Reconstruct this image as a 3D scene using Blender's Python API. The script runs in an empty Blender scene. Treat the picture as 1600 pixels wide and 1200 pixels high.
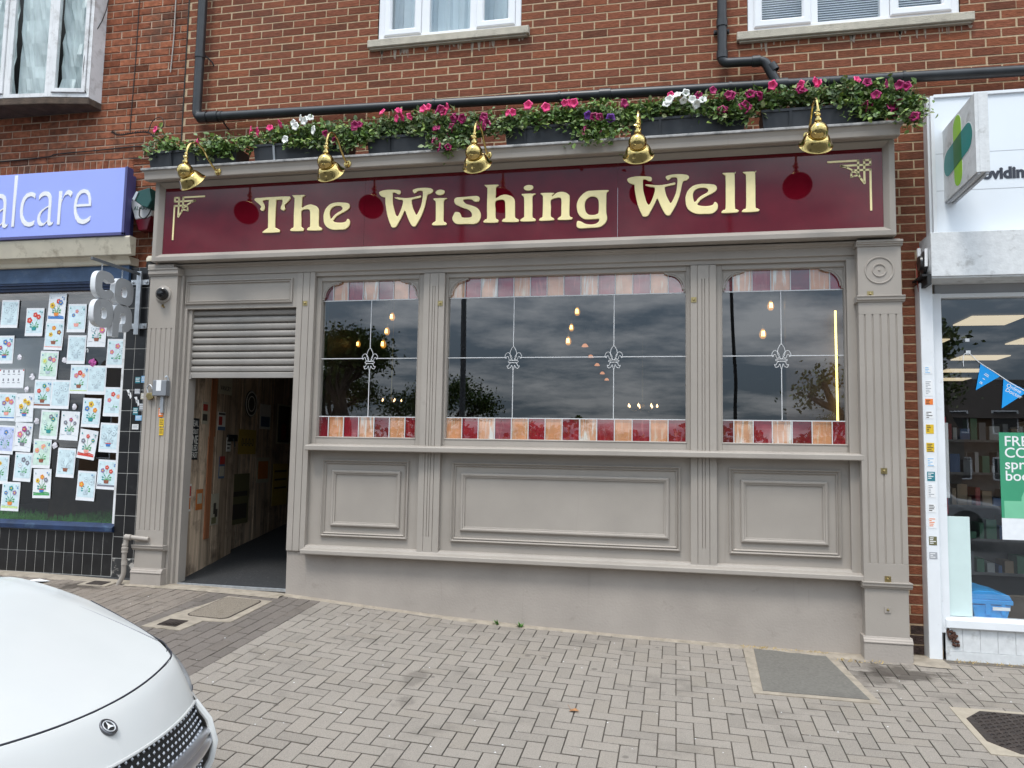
import bpy, math, random
from math import sin, cos, pi, radians, sqrt, atan2
from mathutils import Vector, Matrix
S = bpy.context.scene
COL = S.collection
# ------------------------------------------------------------------ camera
# world: X right along the shopfronts, Y into the wall (brick face at Y=0), Z up (eye level at Z=0)
YAW, PITCH, ROLL = 0.2073, 0.08698, 0.01856
def cam_axes():
    r = Vector((cos(YAW), sin(YAW), 0)); f = Vector((-sin(YAW), cos(YAW), 0)); u = Vector((0, 0, 1))
    f2 = f*cos(PITCH)+u*sin(PITCH); u2 = u*cos(PITCH)-f*sin(PITCH)
    return r*cos(ROLL)+u2*sin(ROLL), u2*cos(ROLL)-r*sin(ROLL), f2
R_, U_, F_ = cam_axes()
cd = bpy.data.cameras.new('camera'); cam = bpy.data.objects.new('camera', cd); COL.objects.link(cam)
cd.sensor_width = 36; cd.lens = 1220/1600*36; cd.clip_start = .05; cd.clip_end = 2000
m = Matrix((R_, U_, -F_)).transposed().to_4x4(); m.translation = Vector((0, -6.65, 0)); cam.matrix_world = m
S.camera = cam
# ------------------------------------------------------------------ sky and sun (overcast)
SUN_EL, SUN_AZ = radians(63), radians(196)
W = bpy.data.worlds.new('World'); S.world = W; W.use_nodes = True
nt = W.node_tree; N = nt.nodes; L = nt.links; N.clear()
def wn(t, **k):
    n = N.new(t)
    for a, b in k.items(): setattr(n, a, b)
    return n
out = wn('ShaderNodeOutputWorld'); bg = wn('ShaderNodeBackground'); bg.inputs[1].default_value = .1
sky = wn('ShaderNodeTexSky'); sky.sky_type = 'NISHITA'; sky.sun_disc = False; sky.sun_elevation = SUN_EL; sky.sun_rotation = SUN_AZ
tc = wn('ShaderNodeTexCoord'); sep = wn('ShaderNodeSeparateXYZ'); L.new(tc.outputs['Generated'], sep.inputs[0])
# cloud plane projection: direction / (z+0.12)
ad = wn('ShaderNodeMath', operation='ADD'); ad.inputs[1].default_value = .13; L.new(sep.outputs[2], ad.inputs[0])
mx = wn('ShaderNodeMath', operation='MAXIMUM'); mx.inputs[1].default_value = .06; L.new(ad.outputs[0], mx.inputs[0])
dx = wn('ShaderNodeMath', operation='DIVIDE'); L.new(sep.outputs[0], dx.inputs[0]); L.new(mx.outputs[0], dx.inputs[1])
dy = wn('ShaderNodeMath', operation='DIVIDE'); L.new(sep.outputs[1], dy.inputs[0]); L.new(mx.outputs[0], dy.inputs[1])
cb = wn('ShaderNodeCombineXYZ'); L.new(dx.outputs[0], cb.inputs[0]); L.new(dy.outputs[0], cb.inputs[1])
no = wn('ShaderNodeTexNoise'); no.inputs['Scale'].default_value = 1.15; no.inputs['Detail'].default_value = 7; no.inputs['Roughness'].default_value = .62; L.new(cb.outputs[0], no.inputs['Vector'])
rp = wn('ShaderNodeValToRGB'); L.new(no.outputs[0], rp.inputs[0])
rp.color_ramp.elements[0].position = .43; rp.color_ramp.elements[0].color = (2.4, 3.15, 4.0, 1)
rp.color_ramp.elements[1].position = .62; rp.color_ramp.elements[1].color = (9.0, 9.5, 10.1, 1)
mr = wn('ShaderNodeMapRange'); mr.interpolation_type = 'LINEAR'; L.new(sep.outputs[2], mr.inputs[0])
mr.inputs[1].default_value = .06; mr.inputs[2].default_value = .8; mr.inputs[3].default_value = 1; mr.inputs[4].default_value = 4.2
vm = wn('ShaderNodeVectorMath', operation='SCALE'); L.new(rp.outputs[0], vm.inputs[0]); L.new(mr.outputs[0], vm.inputs['Scale'])
mxr = wn('ShaderNodeMixRGB'); mxr.inputs[0].default_value = .9; L.new(sky.outputs[0], mxr.inputs[1]); L.new(vm.outputs[0], mxr.inputs[2])
L.new(mxr.outputs[0], bg.inputs[0]); L.new(bg.outputs[0], out.inputs[0])
sl = bpy.data.lights.new('sun', 'SUN'); sl.energy = 2.1; sl.angle = radians(15); sl.color = (1, .96, .9)
so = bpy.data.objects.new('sun', sl); COL.objects.link(so)
sd = Vector((sin(SUN_AZ)*cos(SUN_EL), cos(SUN_AZ)*cos(SUN_EL), sin(SUN_EL)))
so.rotation_euler = sd.to_track_quat('Z', 'Y').to_euler(); so.location = sd*30
S.view_settings.view_transform = 'Standard'; S.view_settings.look = 'None'; S.view_settings.exposure = .08; S.view_settings.gamma = 1
S.cycles.max_bounces = 6; S.cycles.transparent_max_bounces = 12
# ------------------------------------------------------------------ helpers
rnd = random.Random(7)
def tag(o, label=None, cat=None, group=None, kind=None):
    if label: o['label'] = label
    if cat: o['category'] = cat
    if group: o['group'] = group
    if kind: o['kind'] = kind
    return o
def thing(name, label, cat, loc=(0, 0, 0), group=None):
    o = bpy.data.objects.new(name, None); o.empty_display_size = .1; COL.objects.link(o); o.location = loc
    return tag(o, label, cat, group)
def wloc(o):
    v = Vector(o.location)
    while o.parent: o = o.parent; v += Vector(o.location)
    return v
class MB:
    def __init__(s): s.v = []; s.f = []; s.m = []
    def add(s, vs, fs, m=0):
        n = len(s.v); s.v += [tuple(p) for p in vs]
        for f in fs: s.f.append([i+n for i in f]); s.m.append(m)
        return s
    def box(s, x0, x1, y0, y1, z0, z1, m=0):
        return s.add([(x0,y0,z0),(x1,y0,z0),(x1,y1,z0),(x0,y1,z0),(x0,y0,z1),(x1,y0,z1),(x1,y1,z1),(x0,y1,z1)],
                     [(0,3,2,1),(4,5,6,7),(0,1,5,4),(1,2,6,5),(2,3,7,6),(3,0,4,7)], m)
    def rbox(s, x0, x1, y0, y1, z0, z1, c, m=0):   # box with chamfered front (-Y) face
        return s.add([(x0,y1,z0),(x1,y1,z0),(x1,y1,z1),(x0,y1,z1),(x0,y0+c,z0),(x1,y0+c,z0),(x1,y0+c,z1),(x0,y0+c,z1),
                      (x0+c,y0,z0+c),(x1-c,y0,z0+c),(x1-c,y0,z1-c),(x0+c,y0,z1-c)],
                     [(0,1,5,4),(1,2,6,5),(2,3,7,6),(3,0,4,7),(4,5,9,8),(5,6,10,9),(6,7,11,10),(7,4,8,11),(8,9,10,11),(3,2,1,0)], m)
    def prism(s, pts, a, b, ax='y', m=0):
        n = len(pts)
        def P(p, t): return {'y': (p[0], t, p[1]), 'z': (p[0], p[1], t), 'x': (t, p[0], p[1])}[ax]
        s.add([P(p, a) for p in pts]+[P(p, b) for p in pts],
              [list(range(n)), list(range(2*n-1, n-1, -1))]+[(i, i+n, (i+1) % n+n, (i+1) % n) for i in range(n)], m)
        return s
    def extx(s, x0, x1, prof, m=0): return s.prism(prof, x0, x1, 'x', m)
    def mold(s, x0, x1, z0, z1, prof, m=0):        # mitred frame; prof = [(inset, y), ...]
        k = len(prof); vs = []
        for i, y in prof: vs += [(x0+i,y,z0+i),(x1-i,y,z0+i),(x1-i,y,z1-i),(x0+i,y,z1-i)]
        fs = [(a*4+j, a*4+(j+1) % 4, (a+1)*4+(j+1) % 4, (a+1)*4+j) for a in range(k-1) for j in range(4)]
        return s.add(vs, fs, m)
    def tube(s, pts, r, n=8, m=0, cap=True):
        pts = [Vector(p) for p in pts]; k = len(pts)
        rs = r if isinstance(r, (list, tuple)) else [r]*k
        base = len(s.v); prev = None; vs = []
        for i, p in enumerate(pts):
            t = (pts[min(i+1, k-1)]-pts[max(i-1, 0)]).normalized()
            if prev is None:
                a = Vector((0, 0, 1)) if abs(t.z) < .9 else Vector((1, 0, 0)); u = t.cross(a).normalized()
            else: u = (prev-t*prev.dot(t)).normalized()
            prev = u; w = t.cross(u)
            for j in range(n):
                q = 2*pi*j/n; vs.append(p+(u*cos(q)+w*sin(q))*rs[i])
        fs = [(i*n+j, i*n+(j+1) % n, (i+1)*n+(j+1) % n, (i+1)*n+j) for i in range(k-1) for j in range(n)]
        if cap: fs += [list(range(n))[::-1], [(k-1)*n+j for j in range(n)]]
        return s.add(vs, fs, m)
    def lathe(s, prof, c=(0,0,0), ax=(0,0,1), n=24, m=0):   # prof = [(r, h)] along ax
        A = Vector(ax).normalized(); u = A.orthogonal().normalized(); w = A.cross(u); c = Vector(c); vs = []
        for r, h in prof:
            for j in range(n):
                q = 2*pi*j/n; vs.append(c+A*h+(u*cos(q)+w*sin(q))*r)
        k = len(prof)
        return s.add(vs, [(i*n+j, i*n+(j+1) % n, (i+1)*n+(j+1) % n, (i+1)*n+j) for i in range(k-1) for j in range(n)], m)
    def build(s, name, mats, parent=None, smooth=False, bevel=0, seg=2, angle=35):
        if not isinstance(mats, (list, tuple)): mats = [mats]
        me = bpy.data.meshes.new(name); off = wloc(parent) if parent else Vector((0, 0, 0))
        me.from_pydata([(v[0]-off.x, v[1]-off.y, v[2]-off.z) for v in s.v], [], s.f)
        for mt in mats: me.materials.append(mt)
        me.polygons.foreach_set('material_index', s.m)
        if smooth:
            me.polygons.foreach_set('use_smooth', [True]*len(me.polygons)); me.update()
            me.set_sharp_from_angle(angle=radians(angle))
        me.update()
        o = bpy.data.objects.new(name, me); COL.objects.link(o)
        if parent: o.parent = parent
        if bevel:
            b = o.modifiers.new('bevel', 'BEVEL'); b.width = bevel; b.segments = seg; b.limit_method = 'ANGLE'; b.angle_limit = radians(40)
        return o
def copy_tree(o, parent=None):
    c = o.copy(); COL.objects.link(c); c.parent = parent
    for ch in list(o.children): copy_tree(ch, c)
    return c
def catmull(p, per=6, closed=False):
    n = len(p); o = []
    rng_ = range(n if closed else n-1)
    for i in rng_:
        if closed: a, b, c, d = p[(i-1) % n], p[i], p[(i+1) % n], p[(i+2) % n]
        else: a, b, c, d = p[max(i-1, 0)], p[i], p[i+1], p[min(i+2, n-1)]
        for k in range(per):
            t = k/per
            o.append(tuple(.5*((2*b[q])+(-a[q]+c[q])*t+(2*a[q]-5*b[q]+4*c[q]-d[q])*t*t+(-a[q]+3*b[q]-3*c[q]+d[q])*t**3) for q in range(len(b))))
    if not closed: o.append(tuple(p[-1]))
    return o
# ---- materials
def mat(name, col, rough=.6, metal=0, vary=.06, vs=6, bump=0, bs=60, spec=.5, coat=0, dirt=None, ds=3, dth=(.55, .75), isl=None, streak=None, emit=None, stretch=None):
    M = bpy.data.materials.new(name); M.use_nodes = True; t = M.node_tree; n = t.nodes; l = t.links
    b = n['Principled BSDF']; b.inputs['Roughness'].default_value = rough; b.inputs['Metallic'].default_value = metal
    b.inputs['Specular IOR Level'].default_value = spec; b.inputs['Coat Weight'].default_value = coat; b.inputs['Coat Roughness'].default_value = .05
    tcn = n.new('ShaderNodeNewGeometry'); vec = tcn.outputs['Position']
    if stretch:
        mp = n.new('ShaderNodeMapping'); mp.inputs['Scale'].default_value = stretch; l.new(vec, mp.inputs[0]); vec = mp.outputs[0]
    no = n.new('ShaderNodeTexNoise'); no.inputs['Scale'].default_value = vs; no.inputs['Detail'].default_value = 5; l.new(vec, no.inputs['Vector'])
    c0 = [c*(1-vary) for c in col]+[1]; c1 = [min(1, c*(1+vary)) for c in col]+[1]
    r = n.new('ShaderNodeValToRGB'); r.color_ramp.elements[0].position = .3; r.color_ramp.elements[1].position = .7
    r.color_ramp.elements[0].color = c0; r.color_ramp.elements[1].color = c1; l.new(no.outputs[0], r.inputs[0]); cur = r.outputs[0]
    if isl:
        rp2 = n.new('ShaderNodeValToRGB'); l.new(tcn.outputs['Random Per Island'], rp2.inputs[0]); cr = rp2.color_ramp
        for i, (p, c) in enumerate(isl):
            e = cr.elements[i] if i < 2 else cr.elements.new(p)
            e.position = p; e.color = (*c, 1)
        mm = n.new('ShaderNodeMixRGB'); mm.blend_type = 'MULTIPLY'; mm.inputs[0].default_value = 1; l.new(cur, mm.inputs[1]); l.new(rp2.outputs[0], mm.inputs[2]); cur = mm.outputs[0]
    if dirt:
        n2 = n.new('ShaderNodeTexNoise'); n2.inputs['Scale'].default_value = ds; n2.inputs['Detail'].default_value = 8; n2.inputs['Roughness'].default_value = .65; l.new(tcn.outputs['Position'], n2.inputs['Vector'])
        r2 = n.new('ShaderNodeValToRGB'); r2.color_ramp.elements[0].position = dth[0]; r2.color_ramp.elements[1].position = dth[1]; l.new(n2.outputs[0], r2.inputs[0])
        mm = n.new('ShaderNodeMixRGB'); l.new(r2.outputs[0], mm.inputs[0]); l.new(cur, mm.inputs[1]); mm.inputs[2].default_value = (*dirt, 1); cur = mm.outputs[0]
    if streak:
        mp = n.new('ShaderNodeMapping'); mp.inputs['Scale'].default_value = streak[1]; mp.inputs['Rotation'].default_value = (0, .12, 0); l.new(tcn.outputs['Position'], mp.inputs[0])
        n3 = n.new('ShaderNodeTexNoise'); n3.inputs['Scale'].default_value = 1; n3.inputs['Detail'].default_value = 4; n3.inputs['Distortion'].default_value = .8; l.new(mp.outputs[0], n3.inputs['Vector'])
        r3 = n.new('ShaderNodeValToRGB'); r3.color_ramp.elements[0].position = streak[2]; r3.color_ramp.elements[1].position = streak[3]; l.new(n3.outputs[0], r3.inputs[0])
        mm = n.new('ShaderNodeMixRGB'); l.new(r3.outputs[0], mm.inputs[0]); l.new(cur, mm.inputs[1]); mm.inputs[2].default_value = (*streak[0], 1); cur = mm.outputs[0]
    l.new(cur, b.inputs['Base Color'])
    if bump:
        n4 = n.new('ShaderNodeTexNoise'); n4.inputs['Scale'].default_value = bs; n4.inputs['Detail'].default_value = 4; l.new(vec, n4.inputs['Vector'])
        bp = n.new('ShaderNodeBump'); bp.inputs['Strength'].default_value = bump; bp.inputs['Distance'].default_value = .01; l.new(n4.outputs[0], bp.inputs['Height']); l.new(bp.outputs[0], b.inputs['Normal'])
    if emit:
        b.inputs['Emission Color'].default_value = (*emit[0], 1); b.inputs['Emission Strength'].default_value = emit[1]
    return M
def glass(name, base=.045, k=1.15, tint=(.965, .975, .975), wob=0):
    M = bpy.data.materials.new(name); M.use_nodes = True; t = M.node_tree; n = t.nodes; l = t.links; n.clear()
    o = n.new('ShaderNodeOutputMaterial'); mx = n.new('ShaderNodeMixShader'); tr = n.new('ShaderNodeBsdfTransparent'); gl = n.new('ShaderNodeBsdfGlossy')
    tr.inputs[0].default_value = (*tint, 1); gl.inputs['Roughness'].default_value = .0; gl.inputs[0].default_value = (1, 1, 1, 1)
    fr = n.new('ShaderNodeFresnel'); fr.inputs[0].default_value = 1.5
    ma = n.new('ShaderNodeMath'); ma.operation = 'MULTIPLY_ADD'; ma.inputs[1].default_value = k; ma.inputs[2].default_value = base; ma.use_clamp = True
    l.new(fr.outputs[0], ma.inputs[0]); gb = n.new('ShaderNodeNewGeometry'); iv = n.new('ShaderNodeMath'); iv.operation = 'SUBTRACT'; iv.inputs[0].default_value = 1; l.new(gb.outputs['Backfacing'], iv.inputs[1]); mb_ = n.new('ShaderNodeMath'); mb_.operation = 'MULTIPLY'; l.new(ma.outputs[0], mb_.inputs[0]); l.new(iv.outputs[0], mb_.inputs[1]); l.new(mb_.outputs[0], mx.inputs[0]); l.new(tr.outputs[0], mx.inputs[1]); l.new(gl.outputs[0], mx.inputs[2]); l.new(mx.outputs[0], o.inputs[0])
    if wob:
        g = n.new('ShaderNodeNewGeometry'); no = n.new('ShaderNodeTexNoise'); no.inputs['Scale'].default_value = 1.6; no.inputs['Detail'].default_value = 1; l.new(g.outputs['Position'], no.inputs['Vector'])
        bp = n.new('ShaderNodeBump'); bp.inputs['Strength'].default_value = wob; bp.inputs['Distance'].default_value = .01; l.new(no.outputs[0], bp.inputs['Height']); l.new(bp.outputs[0], gl.inputs['Normal']); l.new(bp.outputs[0], fr.inputs['Normal'])
    return M
def text(s, size, loc, mt, parent, name='lettering', rot=(pi/2, 0, 0), ext=.002, align='LEFT', off=0, sx=1, sp=1):
    cu = bpy.data.curves.new(name, 'FONT'); cu.body = s; cu.size = size; cu.extrude = ext; cu.align_x = align; cu.offset = off; cu.space_character = sp; cu.resolution_u = 4
    tmp = bpy.data.objects.new(name, cu); COL.objects.link(tmp)
    dg = bpy.context.evaluated_depsgraph_get(); dg.update(); me = bpy.data.meshes.new_from_object(tmp.evaluated_get(dg))
    bpy.data.objects.remove(tmp); bpy.data.curves.remove(cu)
    from mathutils import Euler
    P = Matrix.Translation(Vector(loc)) @ Euler(rot).to_matrix().to_4x4() @ Matrix.Diagonal((sx, 1, 1, 1))
    off_ = wloc(parent) if parent else Vector((0, 0, 0)); me.transform(Matrix.Translation(-off_) @ P)
    me.materials.clear(); me.materials.append(mt); me.name = name
    o = bpy.data.objects.new(name, me); COL.objects.link(o)
    if parent: o.parent = parent
    return o
def glyph(contours, name, mt, parent, x, z, y, ext=.011, bev=.006, per=4):
    cu = bpy.data.curves.new(name, 'CURVE'); cu.dimensions = '2D'; cu.fill_mode = 'BOTH'; cu.extrude = ext; cu.bevel_depth = bev; cu.bevel_resolution = 1; cu.offset = -bev
    for c in contours:
        pts = c if per <= 1 else catmull(c, per, True)
        sp = cu.splines.new('POLY'); sp.points.add(len(pts)-1); sp.use_cyclic_u = True
        for i, p in enumerate(pts): sp.points[i].co = (p[0]*.001, p[1]*.001, 0, 1)
    tmp = bpy.data.objects.new(name, cu); COL.objects.link(tmp); dg = bpy.context.evaluated_depsgraph_get(); dg.update()
    me = bpy.data.meshes.new_from_object(tmp.evaluated_get(dg)); bpy.data.objects.remove(tmp); bpy.data.curves.remove(cu)
    me.transform(Matrix.Translation(Vector((x, y, z))-(wloc(parent) if parent else Vector((0,0,0)))) @ Matrix.Rotation(pi/2, 4, 'X'))
    me.materials.clear(); me.materials.append(mt); me.polygons.foreach_set('use_smooth', [True]*len(me.polygons)); me.set_sharp_from_angle(angle=radians(30))
    o = bpy.data.objects.new(name, me); COL.objects.link(o); o.parent = parent
    return o
def lerp(a, b, t): return a+(b-a)*t
def interp(x, xs, ys):
    if x <= xs[0]: return ys[0]
    for i in range(len(xs)-1):
        if x <= xs[i+1]:
            return lerp(ys[i], ys[i+1], (x-xs[i])/(xs[i+1]-xs[i]))
    return ys[-1]
def zg(x, y):   # pavement height
    b = interp(x, [-9, -5, -4.2, -3.4, -2.6, -1.88, -1.1, -.28, .94, 4, 9], [-1.24, -1.262, -1.266, -1.290, -1.35, -1.40, -1.435, -1.46, -1.484, -1.50, -1.52])
    return b-.07*max(0, -y-.15)
# ------------------------------------------------------------------ materials
paint = mat('taupe_paint', (.345,.307,.268), .5, vary=.07, vs=2.5, streak=((.26,.225,.195),(11,11,.7),.66,1), bump=.12, bs=140, spec=.35, dirt=(.27,.24,.21), ds=5, dth=(.62,.9))
paint2 = mat('taupe_render', (.356,.314,.276), .75, vary=.08, vs=3, streak=((.25,.22,.19),(16,16,1.2),.66,1), bump=.22, bs=55, spec=.2, dirt=(.22,.19,.165), ds=7, dth=(.6,.85))
paint_w = mat('weathered_lead', (.33,.32,.31), .5, vary=.25, vs=14, bump=.3, bs=60, dirt=(.12,.12,.12), ds=9, dth=(.5,.7))
mortar = mat('buff_mortar', (.50,.375,.245), .95, vary=.12, vs=30, bump=.6, bs=160, spec=.1)
mortar_old = mat('old_mortar', (.42,.30,.22), .95, vary=.3, vs=6, bump=.6, bs=160, spec=.1, dirt=(.16,.11,.08), ds=2.5)
ISL = [(0,(.75,.72,.72)), (.25,(.95,.92,.95)), (.6,(1.05,1,1)), (.85,(1.2,1.12,1.0)), (1,(.6,.62,.66))]
brick = mat('red_brick', (.215,.080,.046), .9, vary=.26, vs=45, bump=.8, bs=110, spec=.15, dirt=(.085,.045,.035), ds=1.1, dth=(.55,.85), isl=ISL, stretch=(.4,.4,1.6))
ISL2 = [(0,(.55,.5,.48)), (.2,(.9,.8,.75)), (.55,(1.1,1.05,1)), (.8,(1.35,1.3,1.2)), (1,(.45,.42,.42))]
brick_old = mat('weathered_brick', (.25,.095,.055), .95, vary=.35, vs=20, bump=.9, bs=90, spec=.1, isl=ISL2, dirt=(.10,.06,.045), ds=2.2, dth=(.5,.72))
brick_dirty = mat('sooty_brick', (.05,.03,.025), .95, vary=.5, vs=25, bump=.9, bs=90)
upvc = mat('white_upvc', (.80,.81,.83), .3, vary=.02, spec=.4, dirt=(.5,.49,.47), ds=6, dth=(.66,.9))
upvc_old = mat('grimy_upvc', (.74,.74,.74), .4, vary=.06, dirt=(.3,.28,.25), ds=8, dth=(.5,.8))
stone = mat('sill_stone', (.47,.43,.35), .9, vary=.12, vs=14, bump=.6, bs=90, dirt=(.25,.22,.18), ds=8)
pane_m = glass('pane_glass', .10, 1.5, wob=.06)
pane_up = glass('upper_glass', .09, 1.6, wob=.05)
curtain = mat('pale_curtain', (.62,.72,.76), .9, vary=.15, vs=1.5)
blindm = mat('blind_slats', (.62,.66,.69), .7, vary=.03)
blk_pl = mat('black_pipe_plastic', (.022,.024,.027), .38, vary=.3, vs=8, dirt=(.08,.08,.08), ds=25, dth=(.66,.8))
gold = mat('gold_leaf', (.93,.79,.40), .4, metal=.12, vary=.04, vs=20, spec=.6)
maroon = mat('maroon_gloss', (.115,.0035,.010), .05, vary=.12, spec=.5)
brass = mat('polished_brass', (.56,.42,.16), .10, metal=1, vary=.06, vs=30)
brass_d = mat('dull_brass', (.42,.33,.16), .35, metal=1, vary=.2, vs=60)
dark_in = mat('shade_inside', (.05,.02,.015), .5)
steel = mat('galvanised_steel', (.5,.52,.54), .4, metal=.8, vary=.15, vs=20)
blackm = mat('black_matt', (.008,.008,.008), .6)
white = mat('white_plain', (.8,.8,.8), .6, vary=.02)
lead = mat('lead_strip', (.60,.60,.60), .35, vary=.05)
redg = mat('red_stained_glass', (.33,.008,.022), .1, vary=.25, vs=9, spec=.6, coat=.6, streak=((.55,.10,.10),(38,38,5),.56,.75))
redg2 = mat('dark_red_stained_glass', (.22,.006,.016), .1, vary=.25, vs=9, spec=.6, coat=.6, streak=((.42,.05,.06),(38,38,5),.6,.8))
peach = mat('peach_stained_glass', (.78,.36,.18), .1, vary=.15, vs=9, spec=.6, coat=.6, streak=((.80,.62,.46),(45,45,4),.52,.70))
peach2 = mat('streaky_peach_glass', (.80,.42,.25), .1, vary=.15, vs=9, spec=.6, coat=.6, streak=((.88,.83,.76),(30,30,3),.50,.62))
# ------------------------------------------------------------------ ground
PISL = [(0,(.88,.88,.88)), (.2,(.97,.97,.97)), (.5,(1,1,1)), (.8,(1.04,1.035,1.03)), (1,(.93,.92,.90))]
def paver_mat(name, col, spots):
    M = mat(name, col, .92, vary=.22, vs=190, bump=.6, bs=240, spec=.12, isl=PISL, dirt=tuple(c*.62 for c in col), ds=2.3, dth=(.56,.78))
    t = M.node_tree; n = t.nodes; l = t.links; b = n['Principled BSDF']; src = b.inputs['Base Color'].links[0].from_socket
    g = n.new('ShaderNodeNewGeometry')
    # chewing-gum spots
    vo = n.new('ShaderNodeTexVoronoi'); vo.inputs['Scale'].default_value = 3.1; l.new(g.outputs['Position'], vo.inputs['Vector'])
    r = n.new('ShaderNodeValToRGB'); r.color_ramp.elements[0].position = .055; r.color_ramp.elements[0].color = (1,1,1,1); r.color_ramp.elements[1].position = .075; r.color_ramp.elements[1].color = (0,0,0,1); l.new(vo.outputs['Distance'], r.inputs[0])
    mu = n.new('ShaderNodeMath'); mu.operation = 'MULTIPLY'; mu.inputs[1].default_value = .55; l.new(r.outputs[0], mu.inputs[0])
    mm = n.new('ShaderNodeMixRGB'); l.new(mu.outputs[0], mm.inputs[0]); l.new(src, mm.inputs[1]); mm.inputs[2].default_value = (*[c*.35 for c in col], 1); cur = mm.outputs[0]
    for (px, py, rx, ry, dens) in spots:
        mp = n.new('ShaderNodeMapping'); mp.inputs['Location'].default_value = (-px/rx, -py/ry, 0); mp.inputs['Scale'].default_value = (1/rx, 1/ry, 0); l.new(g.outputs['Position'], mp.inputs[0])
        ln = n.new('ShaderNodeVectorMath'); ln.operation = 'LENGTH'; l.new(mp.outputs[0], ln.inputs[0])
        no = n.new('ShaderNodeTexNoise'); no.inputs['Scale'].default_value = 9; no.inputs['Detail'].default_value = 6; l.new(g.outputs['Position'], no.inputs['Vector'])
        a = n.new('ShaderNodeMath'); a.operation = 'MULTIPLY_ADD'; a.inputs[1].default_value = 1.8; l.new(no.outputs[0], a.inputs[0]); l.new(ln.outputs['Value'], a.inputs[2])
        r = n.new('ShaderNodeMapRange'); r.inputs[1].default_value = 1.75; r.inputs[2].default_value = 1.35; r.inputs[3].default_value = 0; r.inputs[4].default_value = dens; l.new(a.outputs[0], r.inputs[0])
        mm = n.new('ShaderNodeMixRGB'); l.new(r.outputs[0], mm.inputs[0]); l.new(cur, mm.inputs[1]); mm.inputs[2].default_value = (.055,.045,.038,1); cur = mm.outputs[0]
    l.new(cur, b.inputs['Base Color']); return M
SP = [(-1.70,-1.55,.10,.20,.35), (-1.62,-1.95,.08,.14,.3), (1.60,-.50,.42,.2,.75), (1.35,-.65,.28,.2,.5), (-5.3,-.42,.4,.15,.7)]
pav = paver_mat('concrete_pavers', (.278,.246,.212), SP)
pav_dark = paver_mat('dark_pavers', (.165,.142,.125), [])
pav_old = paver_mat('old_pavers', (.225,.190,.160), SP[4:])
joint = mat('paver_joint_sand', (.115,.098,.08), 1, vary=.3, vs=60, bump=.5)
cement = mat('cement_haunch', (.30,.255,.20), .95, vary=.18, vs=14, bump=.8, bs=70, dirt=(.2,.17,.12), ds=6)
asph = mat('asphalt', (.05,.05,.052), .9, vary=.3, vs=60, bump=.6)
def ground_grid(x0, x1, y0, y1, dz, n, mt, name, stp=.35):
    b = MB(); nx = max(2, int((x1-x0)/stp)); ny = max(2, int((y1-y0)/stp)); vs = []
    for j in range(ny+1):
        for i in range(nx+1):
            x = lerp(x0, x1, i/nx); y = lerp(y0, y1, j/ny); vs.append((x, y, zg(x, y)+dz))
    b.add(vs, [(j*(nx+1)+i, j*(nx+1)+i+1, (j+1)*(nx+1)+i+1, (j+1)*(nx+1)+i) for j in range(ny) for i in range(nx)])
    return tag(b.build(name, mt, smooth=True), kind='structure')
ground_grid(-12, 8, -5.6, .3, -.012, 0, joint, 'ground')
b = MB(); b.box(-300, 300, -400, -5.75, -3, zg(0,-5.6)-.12); tag(b.build('road', asph), kind='structure')
b = MB(); 
for k in range(24): b.box(-12+k*.85, -12+k*.85+.84, -5.75, -5.6, -2, zg(-12+k*.85,-5.6)+.004)
tag(b.build('kerb', cement, bevel=.01), kind='structure')
b = MB(); b.box(-300, -12, -5.75, 200, -3, -1.6); b.box(8, 300, -5.75, 200, -3, -1.6); tag(b.build('far_ground', asph), kind='structure')
# herringbone and stretcher pavers, one mesh per surface
def paver(b, x0, x1, y0, y1):
    g = .0029; gy = .0056; c = .0018; j = rnd.uniform(-.0012, .0012); tx = rnd.uniform(-.001, .001)
    x0 += g; x1 -= g; y0 += gy; y1 -= gy; z = [zg(x, y)+j+s*tx for x, y, s in ((x0,y0,-1),(x1,y0,1),(x1,y1,1),(x0,y1,-1))]
    P = [(x0,y0),(x1,y0),(x1,y1),(x0,y1)]; Q = [(x0+c,y0+c),(x1-c,y0+c),(x1-c,y1-c),(x0+c,y1-c)]
    vs = [(P[i][0], P[i][1], z[i]-.012) for i in range(4)]+[(P[i][0], P[i][1], z[i]-.003) for i in range(4)]+[(Q[i][0], Q[i][1], z[i]) for i in range(4)]
    b.add(vs, [(i+4, (i+1) % 4+4, (i+1) % 4+8, i+8) for i in range(4)]+[(8,9,10,11)]); n0 = len(b.v)-12
    for i in range(4): b.f.append([n0+i, n0+(i+1) % 4, n0+(i+1) % 4+4, n0+i+4]); b.m.append(1)
XD0, XD1, a_ = -4.02, -3.02, .1008
b = MB(); hx0 = XD1+.1
YW = -.195
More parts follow.
